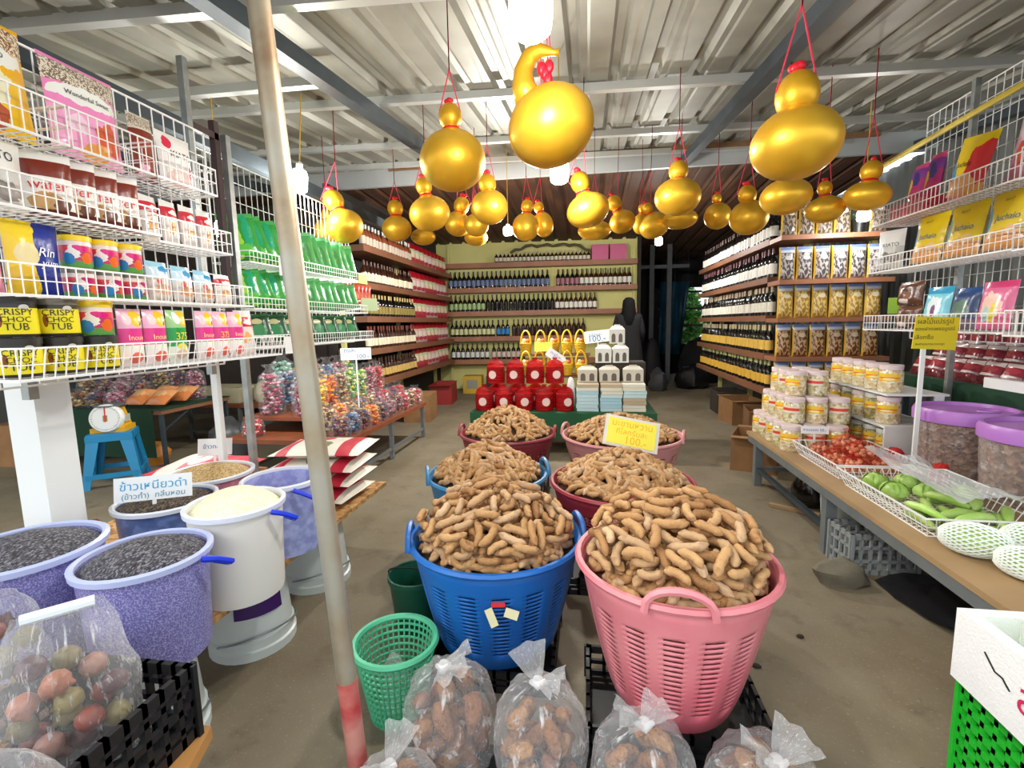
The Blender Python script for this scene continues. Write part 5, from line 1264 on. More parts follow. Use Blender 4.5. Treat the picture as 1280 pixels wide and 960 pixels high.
# second table behind, facing the aisle
t = thing('side_table', 'brown edged table with pale metal legs holding the mint sweets', 'table', (-3.78, 5.15, 0))
b = MB(); b.box((0, 0, .405), (1.68, .62, .04)); b.build('table_top', mat('red_brown_board'), t, smooth=False)
for x in (-.8, -.15, .35, .8):
    for y in (-.28, .28): b = MB(); b.box((x, y, .19), (.035, .035, .385)); b.build('leg', GSTEEL, t, smooth=False)
b = MB(); b.box((0, -.28, .1), (1.6, .025, .025)); b.build('rail', GSTEEL, t, smooth=False)
for k in range(3):
    b = MB(); b.box((-4.25, 5.12, .4545+.0585*k), (.55, .4, .058)); tag(b.build('flat_packet', mat('cream_packet', '#cfc6a6', .5, var=.2, scale=6), smooth=False), 'flat cream packet in a stack on the brown edged table', 'packet', 'flat cream packets')
lump('cream_bag', 'pale cream bag resting on the stack end of the brown edged table', 'bag', (-3.79, 5.12, .425), (.105, .14, .16), mat('cream_film', '#c9c0a0', .4, bump=.4), 14, amp=.15)
lump('grey_sack', 'crumpled grey plastic sack under the brown edged table', 'bag', (-3.9, 5.2, 0), (.3, .2, .22), mat('grey_bag_film'), 15)
lump('clear_scrap', 'crumpled pale plastic film on the floor under the brown edged table', 'bag', (-3.3, 5.05, 0), (.2, .14, .13), mat('pale_film', '#9fb0b8', .3, bump=.5), 16)
lump('grey_sack', 'grey plastic sack on the floor beside the green clothed table', 'bag', (-3.45, 4.1, 0), (.2, .2, .26), mat('grey_bag_film'), 17)
# green clothed table
t = thing('cloth_table', 'table with a dark green cloth and dark metal legs behind the blue stool', 'table', (-4.5, 4.2, 0))
b = MB(); b.box((0, 0, .53), (1.3, .85, .04)); b.build('table_top', WOOD, t, smooth=False)
b = MB(); b.box((0, 0, .553), (1.32, .87, .006)); b.box((-.05, -.435, .33), (1.22, .006, .45)); b.box((-.66, 0, .33), (.006, .87, .45)); b.build('cloth', mat('dark_green_cloth', '#0f3a22', .85), t, smooth=False)
for x in (-.6, .62):
    for y in (-.4, .4): b = MB(); b.box((x, y, .255), (.03, .03, .51)); b.build('leg', DSTEEL, t, smooth=False)
b = MB(); b.tube([(.62, -.4, .35), (.62, -.1, .5)], .012, 4); b.build('brace', DSTEEL, t, smooth=False)
for j in range(3):
    for k in range(6):
        kd = ('red and purple mixed', 'brown', 'red and purple mixed', 'pink')[(j+k) % 4]
        if j < 2 and k > 3: continue
        candy_bag(kd, (-5.05+.205*k, 3.88+.255*j, .5565), .094, .17+.09*j, 'clear bag of %s sweets on the green clothed table' % kd, 'bags of sweets on the green clothed table', rz=k*j)
for k in range(4):
    pouch('orange cracker bag lying in a row on the green clothed table', (-4.19+.23*(k % 2), 3.82+.24*(k//2), .596), 0, .215, .22, .10, prn('p_orange', [(0, '#c87a44'), (.5, '#d2905c')], [(.5, .5, .3, .2, '#e0a878')], .3), (), 58, 'orange cracker bags', seed=30)
# blue plastic stool and scale
BST = mat('blue_stool_plastic', '#1f86b8', .4)
t = thing('plastic_stool', 'blue plastic stool carrying the yellow scale', 'stool', (-3.98, 3.42, 0), (0, 0, R(38)))
b = MB(); b.box((0, 0, .43), (.30, .30, .022)); b.box((0, -.148, .405), (.31, .012, .05)); b.box((0, .148, .405), (.31, .012, .05)); b.box((-.148, 0, .405), (.012, .31, .05)); b.box((.148, 0, .405), (.012, .31, .05)); b.build('seat', BST, t, smooth=False)
for sx in (-1, 1):
    for sy in (-1, 1):
        b = MB(); a_, e_ = .15, .20
        vs = [(sx*(x0), sy*(y0), z) for (z, o_, w) in ((.40, a_, .085), (0, e_, .05)) for (x0, y0) in ((o_, o_-w), (o_, o_), (o_-w, o_), (o_-w, o_-.018), (o_-.018, o_-.018), (o_-.018, o_-w))]
        b.add(vs, [(i, (i+1) % 6, 6+(i+1) % 6, 6+i) for i in range(6)]+[(0, 1, 2, 3, 4, 5), (6, 7, 8, 9, 10, 11)]); b.build('leg', BST, t, smooth=False)
for a in range(4):
    b = MB(); X = Matrix.Rotation(R(90*a), 4, 'Z'); b.box((0, -.185, .10), (.34, .016, .04), X); b.build('stretcher', BST, t, smooth=False)
SY = mat('scale_yellow', '#e0a81c', .4)
t = thing('dial_scale', 'yellow spring scale with a round white dial on the blue stool', 'scale', (-3.98, 3.42, .442), (0, 0, R(28)))
b = MB(); b.box((0, .02, .02), (.24, .22, .04)); b.add([(-.10, -.06, .04), (.10, -.06, .04), (.10, .12, .04), (-.10, .12, .04), (-.07, -.03, .19), (.07, -.03, .19), (.07, .09, .19), (-.07, .09, .19)], [(0, 1, 5, 4), (1, 2, 6, 5), (2, 3, 7, 6), (3, 0, 4, 7), (4, 5, 6, 7)]); b.build('body', SY, t, smooth=False)
XD = Matrix.Translation((0, -.075, .12)) @ Matrix.Rotation(R(84), 4, 'X')
b = MB(); b.lathe([(0, .03), (.108, .03), (.116, .02), (.116, -.03), (.1, -.04)], 32, X=XD); b.build('dial', mat('scale_dial', '#e8e8e4', .35), t)
b = MB()
for i in range(40):
    q = 2*math.pi*i/40; b.box((.094*math.cos(q), .094*math.sin(q), .0315), (.016 if i % 5 == 0 else .008, .003, .001), XD @ Matrix.Rotation(0, 4, 'Z'))
b.build('dial_marks', INKK, t, smooth=False)
b = MB(); b.box((0, .03, .033), (.008, .12, .002), XD); b.build('needle', INKR, t, smooth=False)
b = MB(); b.box((0, 0, .0315), (.03, .05, .001), XD); b.build('emblem', mat('tan_print', '#9c7a4a', .5), t, smooth=False)
b = MB(); b.lathe([(.02, .19), (.02, .215), (.11, .215), (.115, .225), (0, .225)], 20); b.build('pan', GSTEEL, t)
b = MB(); b.box((.104, .03, .10), (.004, .10, .06)); b.build('plate', mat('pale_plate', '#b9c0b0', .4), t, smooth=False)
lump('orange_bag', 'orange bag on the floor under the blue stool', 'bag', (-4.15, 3.95, 0), (.14, .12, .14), mat('orange_film', '#c07a2a', .5, bump=.3), 18)
carton('brown carton on the floor beside the green clothed table', (-5.5, 3.9, 0), (.4, .4, .4), .2, None, False)

# left unit: red-topped packs on its far half
RP = prn('p_redtop', [(0, '#c9a8a0'), (.15, '#d86a78'), (.45, '#d8b8a8'), (.68, '#b01426')], [(.5, .4, .35, .18, '#e8dcd0'), (.5, .2, .3, .1, '#a83a4a')], .3)
RP2 = prn('p_redtop2', [(0, '#b03a48'), (.3, '#d89a6a'), (.5, '#c2d0a0'), (.70, '#a81426')], [(.5, .45, .3, .15, '#f0e0c8')], .3)
for i, z in enumerate(LZ):
    for k in range(9):
        pouch('red-topped sweet pack on the %s board of the side shelf' % ('top', 'second', 'third', 'fourth', 'lowest')[i], (-2.62, 7.12+.2*k, z+.002), 78, .19, .31, .06, RP if (i+k//3) % 2 else RP2, (), 3, 'red-topped packs on the side shelf', seed=34+k % 2, name='sweet_pack')
for k in range(2):
    b = MB(); b.box((0, 0, .12), (.30, .2, .24)); b.box((0, 0, .26), (.30, .06, .04)); o = b.build('pink_carton', prn('p_pinkbox', [(0, '#c85a86'), (.5, '#d88aa4')], [], .5), None, BWM @ Vector((2.92+.33*k, .12, BZ[0]+.001)), (0, 0, BWA), smooth=False)
    tag(o, 'pink carry carton on the top board of the wine shelf', 'carton', 'pink cartons')
# garland draped over the top row
b = MB(); P = [BWM @ Vector((1.25+.1*i, .06, BZ[0]+.17+.12*min(1, min(i, 15-i)/3)+.02*math.sin(i*2.1))) for i in range(16)]
b.tube(P, [.022+.008*(i % 2) for i in range(16)], 7); tag(b.build('garland', mat('dried_vine', '#5a5038', .9, bump=.6), None), 'dried vine garland draped above the small bottles', 'garland')

# ================================================================== right: herb packs facing the entrance
HU = unit('pack_shelf', 'reddish wooden shelf of gold-edged herb packs at the end of the bottle aisle', Matrix.Translation((1.73, 4.78, 0)), .95, .30, [2.02, 1.625, 1.28, .92, .57], .04, WOODR, (.9,))
def herb(name, cont):
    return prn(name, [(0, cont[0]), (.82, '#c6cfdc'), (.90, '#7c92c4')], [(.03, .4, .06, .8, '#d8ae3a'), (.97, .4, .05, .8, '#c9a03a'), (.55, .66, .22, .07, cont[2])], .22, (.05, .8, cont[1], cont[3], 13), .05)
HM = [herb('p_herb_dark', ('#6f6258', '#9a8c7e', '#c9c4ba', '#544840')), herb('p_herb_grey', ('#77706c', '#b0a8a4', '#d0d0d0', '#4e4a50')), herb('p_herb_gold', ('#b89440', '#d8bc74', '#cfc6a8', '#a07c30')), herb('p_herb_brown', ('#8a5c38', '#c09a6c', '#d8c4a0', '#6a3f24')), herb('p_herb_tan', ('#a0763e', '#c9a468', '#d8cfa8', '#86602e'))]
for i, z in enumerate([2.02, 1.625, 1.28, .92, .57]):
    nb = ('dark herb', 'grey mushroom', 'golden flower', 'brown slice', 'tan chip')[i]
    for k in range(6 if i else 5):
        if i == 0 and k == 4: x = 2.55
        else: x = 1.815+.148*k
        pouch('gold-edged %s pack with a blue header on the aisle end shelf' % nb, (x, 4.86, z+.001), 0, .14, .30, .07, HM[i], (), 2, nb+' packs on the aisle end shelf', seed=40+(k+i) % 3, name='herb_pack')
t = thing('small_plant', 'small green plant in a black pot among the herb packs', 'plant', (2.40, 4.87, 2.022))
b = MB(); b.lathe([(0, 0), (.05, 0), (.065, .12), (.055, .12), (0, .1)], 14); b.build('pot', BLACKP, t)
b = MB(); rn = random.Random(2)
for i in range(40):
    a = rn.uniform(0, 6.28); s = rn.uniform(.05, .09); X = Matrix.Translation((0, 0, .12)) @ Matrix.Rotation(a, 4, 'Z') @ Matrix.Rotation(R(rn.uniform(20, 80)), 4, 'X')
    b.add([(0, 0, 0), (.012, s*.5, .01), (0, s, 0), (-.012, s*.5, .01)], [(0, 1, 2, 3)], 0, (rn.random(), 0), X)
b.build('leaves', LEAF, t, smooth=False)
for k, z in enumerate((1.30, 1.65)):
    card('small %s card clipped to the edge of the herb pack shelf' % ('lime green', 'pale green')[k], (2.66, 4.74, z), (0, 0, 0), .09, .14, mat(('lime_card', 'pale_green_card')[k], '#a6d24a', .5), ())

# ================================================================== right table
TW = mat('worn_plywood', '#a98a62', .65, var=.2, scale=3)
t = thing('market_table', 'plywood market table on a grey steel frame along the right aisle', 'table', (0, 0, 0))
b = MB(); b.box((1.80, 2.62, .388), (1.10, 2.71, .024)); b.build('plywood_top', TW, t, smooth=False)
b = MB(); b.box((1.275, 2.62, .35), (.04, 2.66, .05)); b.box((2.32, 2.62, .35), (.04, 2.66, .05)); b.box((1.8, 3.93, .35), (1.05, .04, .05)); b.box((1.8, 2.75, .35), (1.05, .04, .05)); b.build('frame', GSTEEL, t, smooth=False)
for y in (3.85, 2.74, 1.55):
    for x in (1.30, 2.3): b = MB(); b.box((x, y, .165), (.055, .055, .33)); b.build('leg', GSTEEL, t, smooth=False)
for y in (3.85, 2.74): b = MB(); b.box((1.8, y, .13), (1.0, .03, .03)); b.build('rail', GSTEEL, t, smooth=False)
b = MB(); b.box((1.30, 3.3, .13), (.03, 1.08, .03)); b.build('rail', DSTEEL, t, smooth=False)
# jars
def nuts(name, cols, lab):
    t_ = NT(name); t_.set(.18, 0, .5, .4); v = t_.new('ShaderNodeTexVoronoi'); v.inputs['Scale'].default_value = 55; t_.l(t_.obj(), v.inputs['Vector'])
    s = t_.new('ShaderNodeSeparateColor'); t_.l(v.outputs['Color'], s.inputs[0]); n = len(cols)
    t_.base(t_.ramp(s.outputs[0], [(i/n, srgb(c)) for i, c in enumerate(cols)], 'CONSTANT')); t_.bump(v.outputs['Distance'], .6, .01); return t_.m
NT1 = nuts('peanut_fill', ['#d9c69a', '#e6d8b4', '#c9b080', '#efe6c8'], 0); NT2 = nuts('garlic_fill', ['#ddd6b0', '#c2c08a', '#e9e4cc', '#b8a878'], 0); NT3 = nuts('pickle_fill', ['#b8a878', '#a89458', '#cfc49a', '#8f8450'], 0)
PLID = mat('pale_pink_lid', '#e6d3d4', .35); WLID = mat('white_lid', '#e0e4dc', .35); ORL = prn('p_jarlabel', [(0, '#f0b81e'), (.35, '#e8622a'), (.5, '#f2c83a')], [(.5, .25, .3, .15, '#f8e8a0')], .3, None, .02, 0); RDL = prn('p_jarlabel2', [(0, '#e8d8c8'), (.3, '#d84a3c'), (.7, '#ead8b8')], [], .3, None, .1, 0)
def jar(fill, lid, lab, r, h):
    t_ = thing('snack_jar', 'x', 'jar'); b = MB()
    b.lathe([(0, 0), (r*.92, 0), (r, h*.05), (r, h*.72), (r*.88, h*.82), (r*.84, h*.86)], 20); b.build('jar_body', fill, t_)
    b = MB(); b.lathe([(r*.93, h*.83), (r*.95, h*.98), (r*.9, h), (0, h)], 20); b.build('lid', lid, t_)
    n = 9; b = MB(); A0, A1 = R(-150), R(-50)
    vs = [(r*1.015*math.cos(A0+(A1-A0)*i/(n-1)), r*1.015*math.sin(A0+(A1-A0)*i/(n-1)), h*z) for z in (.42, .70) for i in range(n)]; uv = [(i/(n-1), z) for z in (0, 1) for i in range(n)]
    b.add(vs, [(i, i+1, n+i+1, n+i) for i in range(n-1)], 0, uv); b.build('label', lab, t_); return t_
JT = [jar(NT1, PLID, ORL, .066, .17), jar(NT2, PLID, RDL, .066, .17), jar(NT3, WLID, ORL, .058, .17)]
used = [0, 0, 0]
def put(k, p, rz, lb, grp):
    if used[k] == 0: o = JT[k]; used[k] = 1; o.location = p; o.rotation_euler = (0, 0, rz); o['label'] = lb
    else: o = dup(JT[k], p, (0, 0, rz), lb)
    o['group'] = grp
rn = random.Random(4)
for lv, xs, ys, lb in ((0, (1.35, 1.49, 1.63), [3.40+.137*i for i in range(4)]+[3.948], 'bottom'), (1, (1.40, 1.54, 1.68), [3.50+.137*i for i in range(4)], 'middle'), (2, (1.45, 1.59), [3.62+.137*i for i in range(3)], 'top')):
    for i, x in enumerate(xs):
        for j, y in enumerate(ys):
            if lv == 0 and y > 3.9 and i == 2: continue
            k = 1 if (i+j+lv) % 2 else 0
            put(k, (x+rn.uniform(-.0008, .0008), y+rn.uniform(-.0008, .0008), .4005+.1705*lv), rn.uniform(-.4, .2)-.3, ('orange' if k == 0 else 'red')+'-labelled nut jar in the %s layer of the table end stack' % lb, 'nut jars stacked at the table end')
# riser shelf with more jars
t = thing('riser_shelf', 'low white riser shelf on the table holding labelled jars', 'shelf', (1.98, 3.63, .4))
b = MB(); b.box((0, 0, .20), (.34, .82, .015)); b.build('shelf_board', WHITE, t, smooth=False)
for y in (-.4, .4): b = MB(); b.box((0, y, .097), (.33, .015, .19)); b.build('side_board', WHITE, t, smooth=False)
b = MB(); b.box((.0, 0, .4), (.34, .82, .012)); b.build('shelf_board', WHITE, t, smooth=False)
for y in (-.4, .4): b = MB(); b.box((0.12, y, .30), (.05, .015, .19)); b.build('side_board', WHITE, t, smooth=False)
for lv, z, ks in ((0, .4005, (2, 2)), (1, .609, (0, 2)), (2, .808, (0, 0))):
    for j in range(5):
        k = ks[j % 2]; put(k, (1.885, 3.33+.15*j, z), -.5, ('orange-labelled jar with a pale lid on the %s of the riser shelf' % ('bottom', 'middle board', 'upper board')[lv]), 'jars on the riser shelf')
# wire trays, shallots in red nets
def tray(label, x0, x1, y0, y1, z, h):
    b = MB(); f = .035; r = .0024
    def P(u, v, k): # k 0 bottom, 1 top
        return ((x0+x1)/2+(u*(x1-x0)/2)*(1+f*2*k/(x1-x0)*1), (y0+y1)/2+(v*(y1-y0)/2)*(1+f*2*k/(y1-y0)), z+h*k)
    nx, ny = int((x1-x0)/.03), int((y1-y0)/.03)
    for i in range(nx+1): u = -1+2*i/nx; b.tube([P(u, -1, 1), P(u, -1, 0), P(u, 1, 0), P(u, 1, 1)], r, 4)
    for i in range(ny+1): v = -1+2*i/ny; b.tube([P(-1, v, 1), P(-1, v, 0), P(1, v, 0), P(1, v, 1)], r, 4)
    for k, rad in ((1, r*2), (.5, r), (0, r*1.3)): b.tube([P(-1, -1, k), P(1, -1, k), P(1, 1, k), P(-1, 1, k)], rad, 4, closed=True)
    return tag(b.build('wire_tray', WIRE, None, smooth=False), label, 'wire tray')
tray('white wire tray holding shallots in red nets', 1.36, 1.74, 2.78, 3.28, .404, .085)
tray('white wire tray holding green vegetables under plastic film', 1.345, 1.79, 2.06, 2.68, .404, .085)
SHM = mat('shallot_skin', '#e6bfa0', .45, col2='#c98a66', scale=20, rnd=.2)
b = MB(); b.lathe([(0, -.016), (.012, -.014), (.018, -.003), (.016, .006), (.008, .014), (.003, .024), (0, .027)], 9); SHL = b.mesh('shallot', SHM, ang=180)
RNET = film('red_net_film', '#d0121e', .04, .5, 26, '#ffece6', .6, .25)
NA, NB_, NC = .084, .074, .05; SHS = [mesh_spheres(SHL)]
for k, (x, y, z) in enumerate(((1.46, 2.865, .4085), (1.64, 2.865, .4085), (1.46, 3.03, .4085), (1.64, 3.03, .4085), (1.46, 3.195, .4085), (1.64, 3.195, .4085), (1.55, 2.9475, .4775), (1.55, 3.1125, .4775))):
    rz = (0, math.pi)[k % 2]
    t = thing('net_bag', 'red net bag of shallots %s the wire tray' % ('lying in' if z < .45 else 'on top of the heap in'), 'net bag', (x, y, z), (0, 0, rz), 'red net bags of shallots')
    b = MB(); b.ball((0, 0, NC), (NA, NB_, NC), 20, 12); b.tube([(0, 0, .092), (.004, .004, .112), (.008, .006, .135)], [.022, .009, .02], 8); b.build('net', RNET, t)
    def inside(A):
        p = A[..., :3]-np.array([0, 0, NC]); ax = np.array([NA, NB_, NC])*.96-A[..., 3:4]
        return ((ax > 0).all(-1) & (((p/np.maximum(ax, 1e-4))**2).sum(-1) < 1)).all(1)
    rn = random.Random(k)
    for vi, X in pack_in(rn, 22, SHS, inside, lambda g: (g.uniform(-.068, .068), g.uniform(-.058, .058)), (0, .098), 3.1, 60, (.95, .88, .82, .76, .7, .64, .58, .52, .46)):
        o = link('shallot', SHL); o.matrix_world = Matrix.Translation((x, y, z)) @ Matrix.Rotation(rz, 4, 'Z') @ X
        tag(o, 'small pinkish shallot inside a red net bag in the wire tray', 'shallot', 'shallots in the red nets')
lump('red_net', 'flat red net bag on the table beside the purple-lidded tubs', 'net bag', (1.832, 3.125, .4005), (.042, .075, .062), mat('red_net_solid', '#b3141c', .7, bump=.8, bscale=90), 21, amp=.28)
lump('red_net', 'bright red folded net at the back of the shallot tray', 'net bag', (1.845, 2.785, .4005), (.045, .04, .068), mat('red_net_bright', '#c02018', .7, bump=.8, bscale=90), 22, amp=.28)
card('white price card standing in front of the shallot nets', (1.45, 3.298, .535), (R(-3), 0, R(-6)), .16, .05, WCARD, (('หอมแดง 50.-', 0, .026, .13, INKB),), stick=.08)
# green vegetables: aubergines and cabbage leaves
GV = mat('pale_green_veg', '#8fb84a', .35, col2='#b8d47a', scale=9, rnd=.2)
def aub(L, r):
    b = MB(); b.tube([(0, 0, 0), (L*.15, 0, .004), (L*.5, 0, .012), (L*.85, 0, .006), (L, 0, 0)], [r*.35, r*.8, r, r*.85, r*.25], 10); return b.mesh('green_aubergine', GV, ang=180)
AU = [aub(.17, .021), aub(.2, .018), aub(.15, .023)]
AUS = [np.array([[L*q, 0, np.interp(q, (0, .15, .5, .85, 1), (0, .004, .012, .006, 0)), r*np.interp(q, (0, .15, .5, .85, 1), (.35, .8, 1, .85, .25))] for q in np.linspace(0, 1, 16)]) for L, r in ((.17, .021), (.2, .018), (.15, .023))]
rn = random.Random(8)
def in_tray(A): return ((A[..., 0]-A[..., 3] > 1.36) & (A[..., 0]+A[..., 3] < 1.76) & (A[..., 1]-A[..., 3] > 2.075) & (A[..., 1]+A[..., 3] < 2.37) & (A[..., 2]-A[..., 3] > .4075)).all(1)
for vi, X in pack_in(rn, 16, AUS, in_tray, lambda g: (g.uniform(1.37, 1.74), g.uniform(2.08, 2.36)), (.40, .53), .12, 160, (1, .95, .9, .85, .8)):
    o = link('green_aubergine', AU[vi]); o.matrix_world = X
    tag(o, 'long pale green aubergine in the wire tray of vegetables', 'aubergine', 'green aubergines in the wire tray')
b = MB(); rn = random.Random(18)
for k in range(5):
    t = thing('leafy_green', 'pale green leafy cabbage in the far end of the vegetable tray', 'cabbage', (1.44+.145*(k//2), 2.45+.145*(k % 2), .4125), (0, 0, k), 'leafy greens in the wire tray')
    b = MB(); b.ball((0, 0, .04), (.055, .05, .042), 14, 9); b.v = [tuple(Vector(v)*(1+.12*noise.noise(Vector(v)*25+Vector((k, 0, 0))))) for v in b.v]; b.build('head', GV, t, ang=180)
    for i in range(5):
        b = MB(); vs = []
        for v in range(6):
            for u in range(5):
                th = R(-10+75*v/5); ph = R(-34+17*u)*(1-.12*v); rad = .058*(1+.10*(v/5)**2+.05*math.sin(u*2+v))
                vs.append((rad*math.cos(th)*math.cos(ph), rad*math.cos(th)*math.sin(ph), .04+.05*math.sin(th)))
        b.add(vs, [(v*5+u, v*5+u+1, v*5+u+6, v*5+u+5) for v in range(5) for u in range(4)], X=Matrix.Rotation(i*1.26, 4, 'Z')); b.build('leaf', GV, t, ang=180)
# plastic sheet over the tray
b = MB(); n = 18; vs = []
for j in range(n):
    for i in range(n):
        u, v = i/(n-1), j/(n-1); x = 1.47+.33*u; y = 2.10+.625*v
        z = .535+.03*math.sin(3.1*u+2*v)+.035*noise.noise(Vector((u*3, v*3, 1)))+.018*noise.noise(Vector((u*9, v*9, 4)))+.05*v**6
        vs.append((x-.05*v, y, max(z, .524)-.026*max(0, (u-.78)/.22)))
b.add(vs, [(j*n+i, j*n+i+1, (j+1)*n+i+1, (j+1)*n+i) for j in range(n-1) for i in range(n-1)], 0, [(i/(n-1), j/(n-1)) for j in range(n) for i in range(n)])
o = b.build('plastic_sheet', film('milky_sheet', '#e6eaea', .42, .3, 5), ang=180); tag(o, 'crumpled milky plastic sheet draped over the green vegetable tray', 'plastic sheet')
# guavas in foam nets
def fruit(label, loc, r, rz):
    t = thing('netted_guava', label, 'guava', loc, (0, 0, rz)); b = MB(); b.ball((0, 0, r[2]), r, 20, 12); b.build('fruit', GV, t, ang=180)
    b = MB(); n = 22
    for s in (-1, 1):
        for i in range(n):
            P = []
            for k in range(15):
                th = .25+2.55*k/14; q = 2*math.pi*i/n+s*th*.9; P.append((r[0]*1.04*math.cos(th)*-1, r[1]*1.06*math.sin(th)*math.cos(q), r[2]+r[2]*1.06*math.sin(th)*math.sin(q)))
            b.tube(P, .0033, 4, cap=False)
    b.build('foam_net', mat('white_foam', '#e8f0e6', .7), t)
fruit('large guava in a white foam net at the table edge', (1.40, 1.91, .407), (.10, .065, .055), R(-30)); fruit('second guava in a white foam net behind the first', (1.615, 1.93, .407), (.10, .065, .055), R(-15)); fruit('third guava in a white foam net beside the leafy bag', (1.45, 1.74, .407), (.09, .06, .05), R(-35))
# purple lidded tubs of pickles
def bigtub(label, c, r, h):
    t = thing('pickle_tub', label, 'tub', (c[0], c[1], .401))
    pm = nuts('pickle_brown', ['#6a4632', '#7d5640', '#8f6a50', '#5a3826'], 0)
    b = MB(); b.lathe([(0, 0), (r*.9, 0), (r*.92, .02), (r, h*.72), (r, h*.8)], 36); b.build('pickles', pm, t)
    b = MB(); b.lathe([(r*.93, .0), (r*1.015, h*.72), (r*1.02, h*.82)], 36); b.build('clear_wall', CLEAR, t)
    lm = mat('purple_lid_plastic', '#b878cc', .35, var=.08); b = MB(); b.lathe([(r*1.02, h*.80), (r*1.07, h*.81), (r*1.08, h*.94), (r*1.03, h), (r*.96, h), (r*.93, h*.95), (0, h*.94)], 40); b.build('lid', lm, t)
    b = MB(); b.tube([(.12*r+.05*math.cos(q), -r*.55+.03*math.sin(q), h*1.0) for q in [math.pi*2*i/12 for i in range(12)]], .006, 5, closed=True); b.build('lid_ring', lm, t)
bigtub('large clear tub of brown pickles with a purple lid beside the jars', (2.072, 2.975), .215, .37); bigtub('large clear tub of brown pickles with a purple lid beside the water bottle', (2.072, 2.50), .215, .37)
t = thing('water_bottle', 'small clear water bottle with a white cap behind the plastic sheet', 'bottle', (1.895, 2.21, .4005))
b = MB(); b.lathe([(0, 0), (.032, 0), (.035, .03), (.032, .07), (.035, .10), (.035, .14), (.015, .185), (.013, .2)], 16); b.build('body', film('bottle_plastic', '#dfe8ee', .25, .1, 4), t)
b = MB(); b.lathe([(.016, .195), (.016, .215), (0, .217)], 12); b.build('cap', WPLAST, t)
b = MB(); b.lathe([(.0357, .08), (.0357, .13)], 16); b.build('label', mat('pale_blue_label', '#b8cfe0', .4), t)
# yellow sign on a post
t = thing('post_sign', 'yellow sign with dark Thai writing on a thin white post', 'sign', (1.806, 2.92, .4005))
b = MB(); b.box((0, .01, .36), (.022, .012, .72)); b.build('post', WPLAST, t, smooth=False)
b = MB(); b.box((.005, 0, .785), (.21, .006, .175), Matrix.Rotation(R(3), 4, 'Y')); b.build('board', mat('sign_yellow', '#e0cc10', .5), t, smooth=False)
INKO = mat('brown_ink', '#6a5a10', .6)
for s, x, z, w in (('ผลไม้แปรรูป', 0, .845, .17), ('ของฝากเพชรบูรณ์', .0, .805, .19), ('เลือกซื้อ', -.05, .765, .09), ('สินค้าคุณภาพ ราคาถูก', -.02, .725, .14)):
    lettering(s, INKO, t, (lambda X0, Z0: lambda a, c: (X0+a+.04, -.005, Z0+c))(x, z), w)

# ================================================================== right wire rack
grid_panel('white wire grid panel behind the snack bags of the right rack', 2.30, 2.2, 3.88, 1.12, 2.62, WIRE, .055)
for (y, z0, z1, lb) in ((3.42, .4, 2.66, 'beside the yellow snack bags'), (2.22, .4, 2.62, 'at the near end of the rack')):
    b = MB(); b.box((2.267, y, (z0+z1)/2), (.03, .03, z1-z0)); tag(b.build('rack_upright', GALV, smooth=False), 'galvanised upright of the right wire rack '+lb, 'post')
b = MB(); b.tube([(2.234, 1.8, 2.50), (2.234, 4.3, 2.42)], .018, 8); tag(b.build('yellow_bar', mat('yellow_paint', '#c9b23a', .5)), 'yellow painted bar strapped along the top of the right rack', 'bar')
RG = 'wire baskets of the right rack'
for z, lb, h in ((1.90, 'pink and purple bags', .12), (1.58, 'yellow snack bags', .10), (1.185, 'turquoise and pink bags', .10)):
    wire_basket('white wire basket holding the '+lb, 1.98, 2.245, 2.66, 3.86, z, h, RG, -1, .035, .0026); wire_basket('near white wire basket beside the one with the '+lb, 1.96, 2.245, 2.16, 2.64, z-.01, h+.02, RG, -1, .035, .0026)
QX = 2.10
YS = prn('p_yellowbig', [(0, '#e8b070'), (.26, '#f0d018'), (.9, '#f4dc20')], [(.10, .5, .16, .24, '#2c9fd0'), (.55, .16, .42, .16, '#e8a45c'), (.75, .30, .12, .08, '#f0c890')], .28, None, .06)
for k in range(3):
    pouch('yellow snack bag with a blue corner in the row of three on the right rack', (2.065, 3.41-.285*k, 1.607), -90, .27, .29, .07, YS, (('Juchaio', .2, .5, .5, INKB, .2), ('KLLO', .1, .82, .2, INKK)), lean=8, group='yellow snack bags', seed=50+k, roll=1)
pouch('yellow and red snack bag among pink bags in the highest right basket', (2.035, 3.10, 1.93), -90, .26, .31, .07, prn('p_yelred', [(0, '#e8a45c'), (.25, '#f0d018')], [(.85, .5, .3, .35, '#d82a30'), (.12, .35, .14, .2, '#2c9fd0'), (.5, .2, .35, .14, '#e8b070')], .28), (('Juchaio', -.1, .5, .45, INKK, .2),), 8, seed=53, roll=8)
PKB = prn('p_pinkbig', [(0, '#d88aa8'), (.35, '#e3b4c8'), (.85, '#d8a0c0')], [(.5, .35, .3, .15, '#d8604c'), (.4, .65, .25, .12, '#efd8e0')], .3)
MGB = prn('p_magenta', [(0, '#c23a6a'), (.3, '#b82a7a'), (.6, '#8a3a9a'), (.85, '#d04a80')], [(.3, .4, .2, .2, '#e8c03a'), (.65, .6, .2, .2, '#3a3a8a')], .3)
for y, w, h, m_, lb in ((3.66, .13, .24, MGB, 'magenta and purple bag at the far end of the highest right basket'), (3.51, .13, .26, MGB, 'second magenta and purple bag of the highest right basket'), (3.27, .2, .27, PKB, 'pink bag behind the yellow and red snack bag'), (2.83, .26, .36, PKB, 'large pale pink bag beside the yellow and red snack bag'), (2.41, .27, .40, PKB, 'largest pale pink bag at the near end of the highest right basket')):
    pouch(lb, (2.13, y, 2.018 if m_ is MGB else 1.935), -90, w, h, .07, m_, (), 6, seed=54, roll=2 if m_ is MGB else 6)
